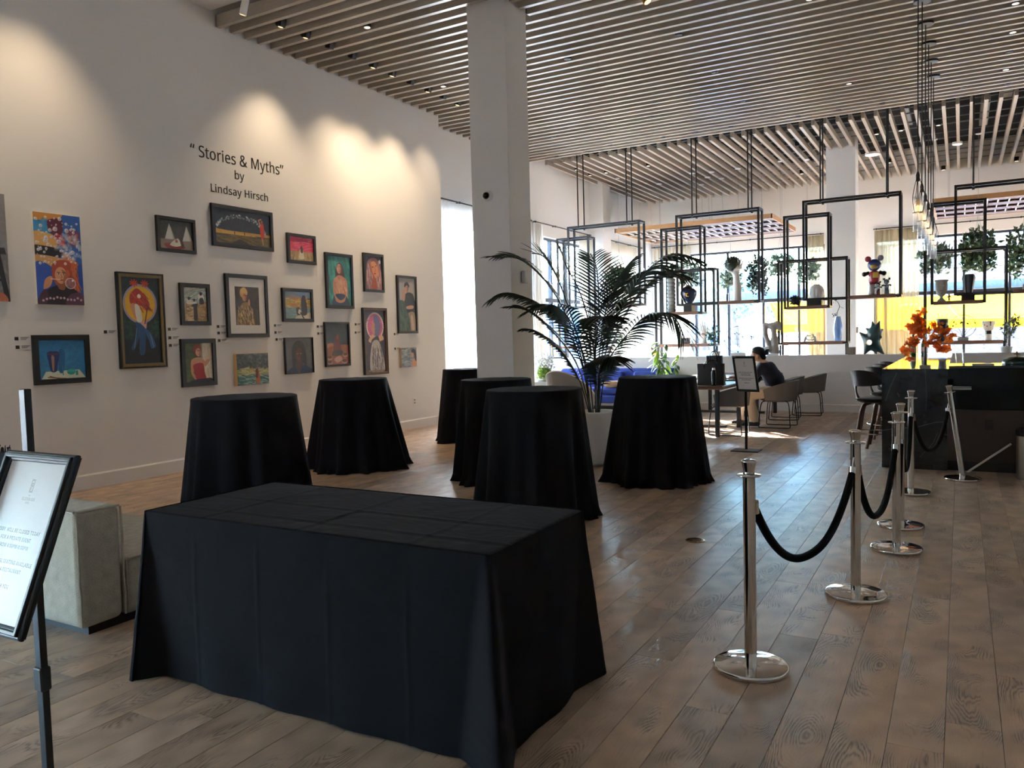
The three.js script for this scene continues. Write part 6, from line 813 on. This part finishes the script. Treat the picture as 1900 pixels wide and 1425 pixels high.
  { const g = lathe([[0, 0], [0.055, 0], [0.06, 0.01], [0.085, 0.17], [0.098, 0.26], [0.092, 0.31], [0.075, 0.335], [0.06, 0.335], [0.05, 0.3], [0, 0.3]], 120), p = g.attributes.position; for (let i = 0; i < p.count; i++) { const x = p.getX(i), z = p.getZ(i), th = Math.atan2(z, x), k = 1 + 0.07 * Math.cos(th * 8 + p.getY(i) * 3); p.setXYZ(i, x * k, p.getY(i), z * k); } g.computeVertexNormals(); part('vase', g, std(0x2a2b30, 0.45), t); }
  // low right frame: black pot with sticks, wire wreath, patterned cup
  t = D('black_pot', 'tall black tapered pot with thin sticks behind the orange orchid', 'pot', -0.295, 1.244); part('pot', lathe([[0, 0], [0.06, 0], [0.065, 0.02], [0.1, 0.4], [0.09, 0.4], [0.08, 0.36], [0, 0.34]], 6).rotateY(0.3), M.black, t); part('sticks', [-0.06, -0.01, 0.02, 0.07].map((x, i) => bar([x * 0.6, 0.33, 0], [x * 1.2, 0.5 - (i % 3) * 0.03, 0.02 * i - 0.03], 0.005)), M.walnut, t);
  const wreath = (label, x, y, z, R, base, white) => { const w = thing('wire_wreath', label, 'wreath', [x, y, z]); part('base', rb(base, 0.062, 0.12, 0.006).translate(0, 0.031, 0), white, w); part('hoop', new THREE.TorusGeometry(R, 0.005, 8, 90).translate(0.0, 0.062 + R, 0), M.blackMetal, w); const r = rng(Math.round(R * 1000)); for (let i = 0; i < 5; i++) { const a = -0.7 + i * 0.33, L = R * (1.1 + 0.5 * r()); part('twig', [tube([[0, 0.06, 0], [Math.sin(a) * L * 0.5 + 0.03 * (r() - 0.5), 0.06 + Math.cos(a) * L * 0.5, 0.01], [Math.sin(a * 1.3) * L, 0.06 + Math.cos(a * 1.1) * L, 0.015]], 0.004, 24, 6), leafCloud(Math.sin(a * 1.3) * L, 0.06 + Math.cos(a * 1.1) * L, 0.01, 0.04, 0.05, 0.02, 8, 0.05, r, 0.2)], M.dark, w); } return w; };
  wreath('round wire wreath on a white base on the low wall behind the seated person', -3.77, 1.045, -15.58, 0.255, 0.26, M.white);
  wreath('round wire wreath on a grey base in the low right frame', 0.03, 1.244, Z, 0.2, 0.17, M.matteGrey);
  t = D('patterned_cup', 'white patterned cup with coloured dots on a tall black and white stand', 'cup', 0.42, 1.244);
  part('cup', lathe([[0, 0.17], [0.055, 0.17], [0.075, 0.2], [0.112, 0.34], [0.106, 0.34], [0.07, 0.205], [0, 0.18]], 32), M.ceramic, t); part('stand', [cyl(0.055, 0.05, 0.11, 24)], M.ceramic, t); part('band', cyl(0.058, 0.052, 0.06, 24, 0.11), M.blackGloss, t);
  { const r = rng(6), cs = [0xb8402a, 0x2a4a9c, 0xd89a2a, 0x1c1c20].map((c) => std(c, 0.5)); for (let i = 0; i < 26; i++) { const k = 0.2 + r() * 0.75, a = r() * 6.283, y = lerp(0.2, 0.34, k), R = lerp(0.076, 0.1135, k); part('dot', new THREE.SphereGeometry(0.011, 10, 6).scale(1, 1.3, 0.3).rotateY(Math.PI / 2 - a).translate(R * Math.cos(a), y, R * Math.sin(a)), cs[i % 4], t); } }
  t = D('small_figurine', 'small grey seated figurine on the rightmost shelf', 'figurine', 0.95, 2.11); part('figure', fieldMesh([[[0, 0, 0], [0, 0.05, 0], 0.03, 0.026], [[0, 0.07, 0], [0, 0.08, 0], 0.022]], [-0.07, -0.02, -0.07, 0.07, 0.12, 0.07], 40, 0.006, 0, (p) => -p[1]), M.stone, t);
  t = D('basket_column', 'tall woven grey basket vase with a dark palm top in the narrow left frame', 'vase', -5.36, 1.966); { const g = []; for (let i = 0; i < 9; i++) g.push(lathe([[0.075, i * 0.08], [0.09, i * 0.08 + 0.02], [0.092, i * 0.08 + 0.06], [0.075, i * 0.08 + 0.08]], 28)); part('basket', g, M.matteGrey, t); part('fronds', leafCloud(0, 0.82, 0, 0.2, 0.14, 0.16, 160, 0.13, rng(12), 0.2), M.leafDark, t).userData.kind = 'stuff'; }
  t = D('brown_bottle', 'small brown bottle on the shelf of the leftmost large frame', 'bottle', -6.28, 2.197); part('bottle', lathe([[0, 0], [0.03, 0], [0.034, 0.02], [0.034, 0.12], [0.014, 0.17], [0.013, 0.22], [0, 0.22]], 24), std(0xa06a3c, 0.3), t);
  // on the low wall
  t = thing('draped_sculpture', 'grey stone sculpture of bowed draped figures with a hole, on the low wall', 'sculpture', [-3.15, 1.045, -15.575]);
  part('plinth', rb(0.2, 0.04, 0.12, 0.004).translate(0.04, 0.02, 0), M.white, t);
  part('stone', fieldMesh([[[0.08, 0.04, 0], [0.07, 0.3, 0], 0.08, 0.065, [1, 1, 0.75]], [[0.0, 0.1, 0], [-0.1, 0.4, 0.01], 0.05, 0.04], [[-0.1, 0.4, 0.01], [-0.1, 0.56, 0], 0.045, 0.045], [[-0.1, 0.58, 0], [0.02, 0.56, 0], 0.045, 0.05], [[0.02, 0.56, 0], [0.13, 0.6, 0], 0.055, 0.05], [[0.07, 0.3, 0], [0.05, 0.52, 0], 0.05, 0.05], [[0.13, 0.6, 0], [0.16, 0.5, 0.01], 0.05, 0.035], [[-0.03, 0.12, 0.03], [-0.1, 0.14, 0.02], 0.05, 0.03]], [-0.36, -0.02, -0.35, 0.34, 0.68, 0.35], 100, 0.014, 0, (p) => 0.035 - p[1]), M.stone, t);
  t = thing('star_sculpture', 'dark green spiked star sculpture with a round hole, on the low wall', 'sculpture', [-1.385, 1.045, -15.575]);
  { const cone = (a, b, r0) => [a, b, r0 * 1.2, 0.012]; const c = [-0.03, 0.22, 0], u = [0.04, 0.36, 0.01]; const g = fieldMesh([cone(c, [-0.2, 0.39, 0.02], 0.085), cone(c, [-0.13, 0.0, 0.03], 0.09), cone([0.02, 0.2, 0], [0.19, 0.0, 0.02], 0.095), cone(u, [0.12, 0.58, 0.03], 0.085), cone(u, [0.0, 0.575, -0.04], 0.07), cone(u, [-0.1, 0.46, -0.05], 0.06), cone(u, [0.165, 0.435, -0.04], 0.06), cone([0.03, 0.3, 0], [0.145, 0.3, 0.05], 0.07), cone([0.02, 0.16, 0], [0.06, 0.01, -0.05], 0.06)], [-0.35, -0.06, -0.35, 0.35, 0.64, 0.35], 110, 0.02, 0, (p) => Math.max(-p[1], 0.05 - Math.hypot(p[0] + 0.045, p[1] - 0.215))); part('star', g, std(0x1f3a3c, 0.38), t); }
  single('grey_box', 'small grey-brown box on the low wall left of the star sculpture', 'box', rb(0.12, 0.135, 0.1, 0.004).translate(0, 0.0675, 0), std(0x8a8076, 0.7), [-1.72, 1.045, -15.575]);
  const shrub = (label, x, z, h, n, seed, mat) => { const r = rng(seed), s = thing('potted_shrub', label, 'plant', [x, 1.045, z]); part('pot', lathe([[0, 0], [0.07, 0], [0.09, 0.1], [0.08, 0.1], [0, 0.08]], 24), M.ceramic, s); for (let i = 0; i < 6; i++) { const a = r() * 6.28, L = h * (0.7 + 0.4 * r()), e = [Math.cos(a) * 0.13, L, Math.sin(a) * 0.07]; part('stem', tube([[0, 0.08, 0], [e[0] * 0.5, L * 0.55, e[2] * 0.6], e], 0.004, 16, 5), M.walnutDark, s); const f = part('leaves', [leafCloud(e[0], L * 0.9, e[2], 0.07, 0.11, 0.05, n, 0.055, r, 0.1), leafCloud(e[0] * 0.7, L * 0.6, e[2] * 0.7, 0.06, 0.1, 0.05, n >> 1, 0.05, r, 0.1)], mat, s); f.userData.kind = 'stuff'; } };
  shrub('pale leafy potted shrub on the low wall at the right edge', 0.66, -15.57, 0.6, 34, 71, M.leafGrey);
  shrub('grey green potted shrub on the low wall behind the palm fronds', -6.25, -15.57, 0.52, 34, 72, M.leafGrey);
  shrub('leafy potted shrub on the low wall left of the wire wreath', -4.2, -15.575, 0.5, 30, 73, M.leaf);
  const q = thing('copper_figure', 'small copper leaf sculpture on the low wall behind the light green plant', 'sculpture', [-5.5, 1.045, -15.58]); part('base', cyl(0.05, 0.05, 0.015, 20), M.black, q); part('leaf', surf((u, v) => { const w = 0.05 * Math.sin(Math.PI * Math.min(0.97, v + 0.04)); return [(u - 0.5) * 2 * w + 0.05 * Math.sin(v * 4), 0.015 + v * 0.2, 0.03 * Math.sin(v * 3)]; }, 6, 14), M.brass, q);
}
// ---------------------------------------------------------------- hanging planters
{
  const hang = (label, x, y, z, R, H, n, size, mat, pot, seed, trail = 0.3) => { const r = rng(seed), t = thing('hanging_planter', label, 'plant', [x, y, z]); part('pot', lathe([[0, -0.14], [0.08, -0.14], [0.12, -0.06], [0.13, 0.04], [0.12, 0.04], [0.11, 0, 0], [0, 0]], 28), pot, t); for (const a of [0.3, 2.4, 4.5]) part('wire', bar([0.12 * Math.cos(a), 0.04, 0.12 * Math.sin(a)], [0, 0.75, 0], 0.0025, 5), M.wireGrey, t); const yt = z < -19.7 && x < -3.9 ? 4.19 : 5.48; part('cord', bar([0, 0.75, 0], [0, yt - y, 0], 0.003, 5), M.wireGrey, t); part('canopy', cyl(0.05, 0.05, 0.02, 20, yt - y), M.white, t); const f = part('foliage', [leafCloud(0, 0.05, 0, R, H, R, n, size, r, 0.3), ...[0, 1, 2, 3, 4].map((i) => leafCloud(Math.cos(i * 1.26) * R * 0.6, -H * (0.6 + trail * r()), Math.sin(i * 1.26) * R * 0.6, R * 0.35, H * (0.5 + trail * 0.5), R * 0.35, n >> 3, size, r, 0.1))], mat, t); f.userData.kind = 'stuff'; };
  hang('hanging fern in a white pot before the side curtain above the palm', -7.6, 2.98, -19.1, 0.26, 0.17, 300, 0.14, M.leaf, M.potWhite, 81, 0.1);
  hang('hanging trailing plant behind the dark round vase', -6.0, 3.05, -19.8, 0.34, 0.3, 320, 0.11, M.leafGrey, M.dark, 82);
  hang('low hanging plant between the dark vase and the white arm', -5.05, 2.85, -20.2, 0.3, 0.18, 260, 0.1, M.leafGrey, M.dark, 83);
  hang('dense hanging plant right of the white arm sculpture', -4.3, 2.95, -19.9, 0.28, 0.34, 440, 0.1, M.leafDark, M.dark, 84, 0.5);
  hang('hanging plant high between the two groups of frames', -3.72, 3.08, -19.6, 0.34, 0.2, 380, 0.1, M.leafGrey, M.dark, 85, 0.4);
  hang('trailing hanging plant behind the spiky ball', -3.15, 2.94, -19.8, 0.27, 0.18, 300, 0.1, M.leafGrey, M.dark, 86, 0.9);
  hang('trailing spider plant behind the glass pendants', -0.5, 3.0, -19.4, 0.36, 0.24, 360, 0.12, M.leafGrey, M.dark, 87, 0.6);
  hang('big round hanging ivy above the fluted vase', 0.3, 3.12, -19.4, 0.36, 0.38, 800, 0.11, M.leaf, M.dark, 88, 0.3);
  hang('hanging ivy cut off by the right picture edge', 1.12, 3.05, -19.4, 0.34, 0.44, 520, 0.11, M.leaf, M.dark, 89, 0.4);
  // suspended slatted wood canopies
  const canopy = (label, x0, x1, z0, z1, y) => { const t = thing('wood_canopy', label, 'ceiling panel', [0, 0, 0]); part('fascia', [bx(x0, x1, y, y + 0.11, z1 - 0.03, z1), bx(x0, x1, y, y + 0.11, z0, z0 + 0.03), bx(x0, x0 + 0.03, y, y + 0.11, z0, z1), bx(x1 - 0.03, x1, y, y + 0.11, z0, z1)], M.oakWarm, t); const nx = Math.round((x1 - x0) / 0.95), d = (z1 - z0) / 7; for (let k = 0; k < 7; k++) { const a = z0 + k * d; if (k % 2 === 0) for (let i = 0; i < nx; i++) { const w = (x1 - x0) / nx; part('board', bx(x0 + i * w + 0.03, x0 + (i + 1) * w - 0.03, y + 0.012, y + 0.03, a + 0.006, a + d - 0.006), M.boardBrown, t); } else for (let i = 0; i < nx; i++) { const w = (x1 - x0) / nx; for (let j = 1; j < 5; j++) part('cross_bar', bx(x0 + i * w + j * w / 5 - 0.011, x0 + i * w + j * w / 5 + 0.011, y + 0.012, y + 0.04, a, a + d), M.white, t); } } for (let i = 1; i < nx; i++) { const x = x0 + i * (x1 - x0) / nx; part('divider', bx(x - 0.014, x + 0.014, y + 0.004, y + 0.05, z0 + 0.03, z1 - 0.03), M.white, t); } part('back_panel', bx(x0 + 0.03, x1 - 0.03, y + 0.055, y + 0.065, z0 + 0.03, z1 - 0.03), M.walnutDark, t); for (const x of [x0 + 0.3, x1 - 0.3]) for (const z of [z0 + 0.3, z1 - 0.3]) part('wire', bar([x, y + 0.1, z], [x, 6.15, z], 0.003, 5), M.wireGrey, t); };  // cross bars and dividers coloured white to stand for lit slot edges
  canopy('suspended warm wood slatted canopy with white bars over the far left seating', -7.93, -3.92, -22.75, -19.65, 4.2);
  canopy('suspended brown slatted canopy with white bars at the right edge', -0.56, 3.6, -22.75, -19.85, 4.2);
  // thin suspension cords with small ceiling discs, and one large disc lamp
  [[-6.977, -20.491], [-5.842, -19.683], [-5.665, -20.416], [-5.399, -19.821], [-6.072, -21.293], [-5.405, -20.779], [-4.753, -19.831]].forEach(([x, z], i) => { const t = thing('cable_hanger', ['leftmost', 'second from the left', 'third from the left', 'fifth from the left', 'nearest the far wall', 'sixth from the left', 'rightmost'][i] + ' white ceiling disc with a cable above the left wood canopy', 'hanger', [x, HC, z], 0, 'cable hangers above the left wood canopy'); part('disc', cyl(0.07, 0.07, 0.02, 24, -0.02), M.white, t); part('cable', bar([0, 0, 0], [0.02 * (i % 3), -1.2, 0.01], 0.003, 5), M.wireGrey, t); });
  let t = thing('disc_lamp', 'large flat white disc lamp under the slats right of the far column', 'ceiling lamp', [-1.78, HC - 0.02, -20.15]); part('drum', cyl(0.16, 0.16, 0.05, 40), M.white, t); part('diffuser', cyl(0.15, 0.15, 0.004, 40, -0.006), M.led, t);
  t = thing('disc_lamp', 'glowing disc lamp over the right wood canopy', 'ceiling lamp', [-0.09, HC - 0.02, -20.17]); part('drum', cyl(0.1, 0.1, 0.05, 40), M.white, t); part('diffuser', cyl(0.09, 0.09, 0.004, 40, -0.006), M.led, t);
}
// ---------------------------------------------------------------- glass pendants over the bar
{
  const L = ['nearest', 'second', 'third', 'fourth', 'fifth', 'farthest'], t0 = thing('glass_pendant', 'nearest clear glass cylinder pendant in the row over the bar', 'pendant lamp', [-0.44, 0, -10.35], 0, 'glass pendants over the bar');
  part('ceiling_rose', cyl(0.1, 0.1, 0.03, 28, 5.47), M.blackMetal, t0); part('cord', bar([0, 3.26, 0], [0, 5.5, 0], 0.007, 8), M.black, t0);
  part('cap', lathe([[0.0, 3.17], [0.02, 3.17], [0.022, 3.24], [0.01, 3.28], [0, 3.28]], 16), M.walnutDark, t0);
  const ring = []; for (const a of [0.2, 2.3, 4.4]) ring.push(tube([[0.015 * Math.cos(a), 3.22, 0.015 * Math.sin(a)], [0.075 * Math.cos(a), 2.975, 0.075 * Math.sin(a)], [0.05 * Math.cos(a), 2.815, 0.05 * Math.sin(a)]].map((p) => V(...p)), 0.004, 24, 6)); part('cage', [...ring, new THREE.TorusGeometry(0.052, 0.005, 8, 36).rotateX(Math.PI / 2).translate(0, 2.815, 0)], M.black, t0);
  part('glass_cylinder', lathe([[0.05, 2.6], [0.05, 3.0]], 36), M.pendantGlass, t0); part('stem', bar([0, 2.97, 0], [0, 3.18, 0], 0.006), M.black, t0); part('lampholder', cyl(0.02, 0.02, 0.08, 18, 2.9), M.brass, t0); part('bulb', lathe([[0, 2.8], [0.014, 2.806], [0.018, 2.84], [0.016, 2.89], [0, 2.9]], 18), M.bulb, t0);
  for (let i = 1; i < 6; i++) relabel(t0, L[i] + ' clear glass cylinder pendant in the row over the bar', [-0.44 + 0.008 * i, 0, -10.35 - i * 0.85]);
  for (let i = 0; i < 6; i++) { const p = new THREE.PointLight(0xffc98a, 0.12, 0, 2); p.name = 'glass_pendant_light'; p.position.set(-0.44 + 0.008 * i, 2.85, -10.35 - i * 0.85); p.castShadow = true; p.shadow.radius = 0.4; scene.add(p); }
}
renderer.render(scene, camera);
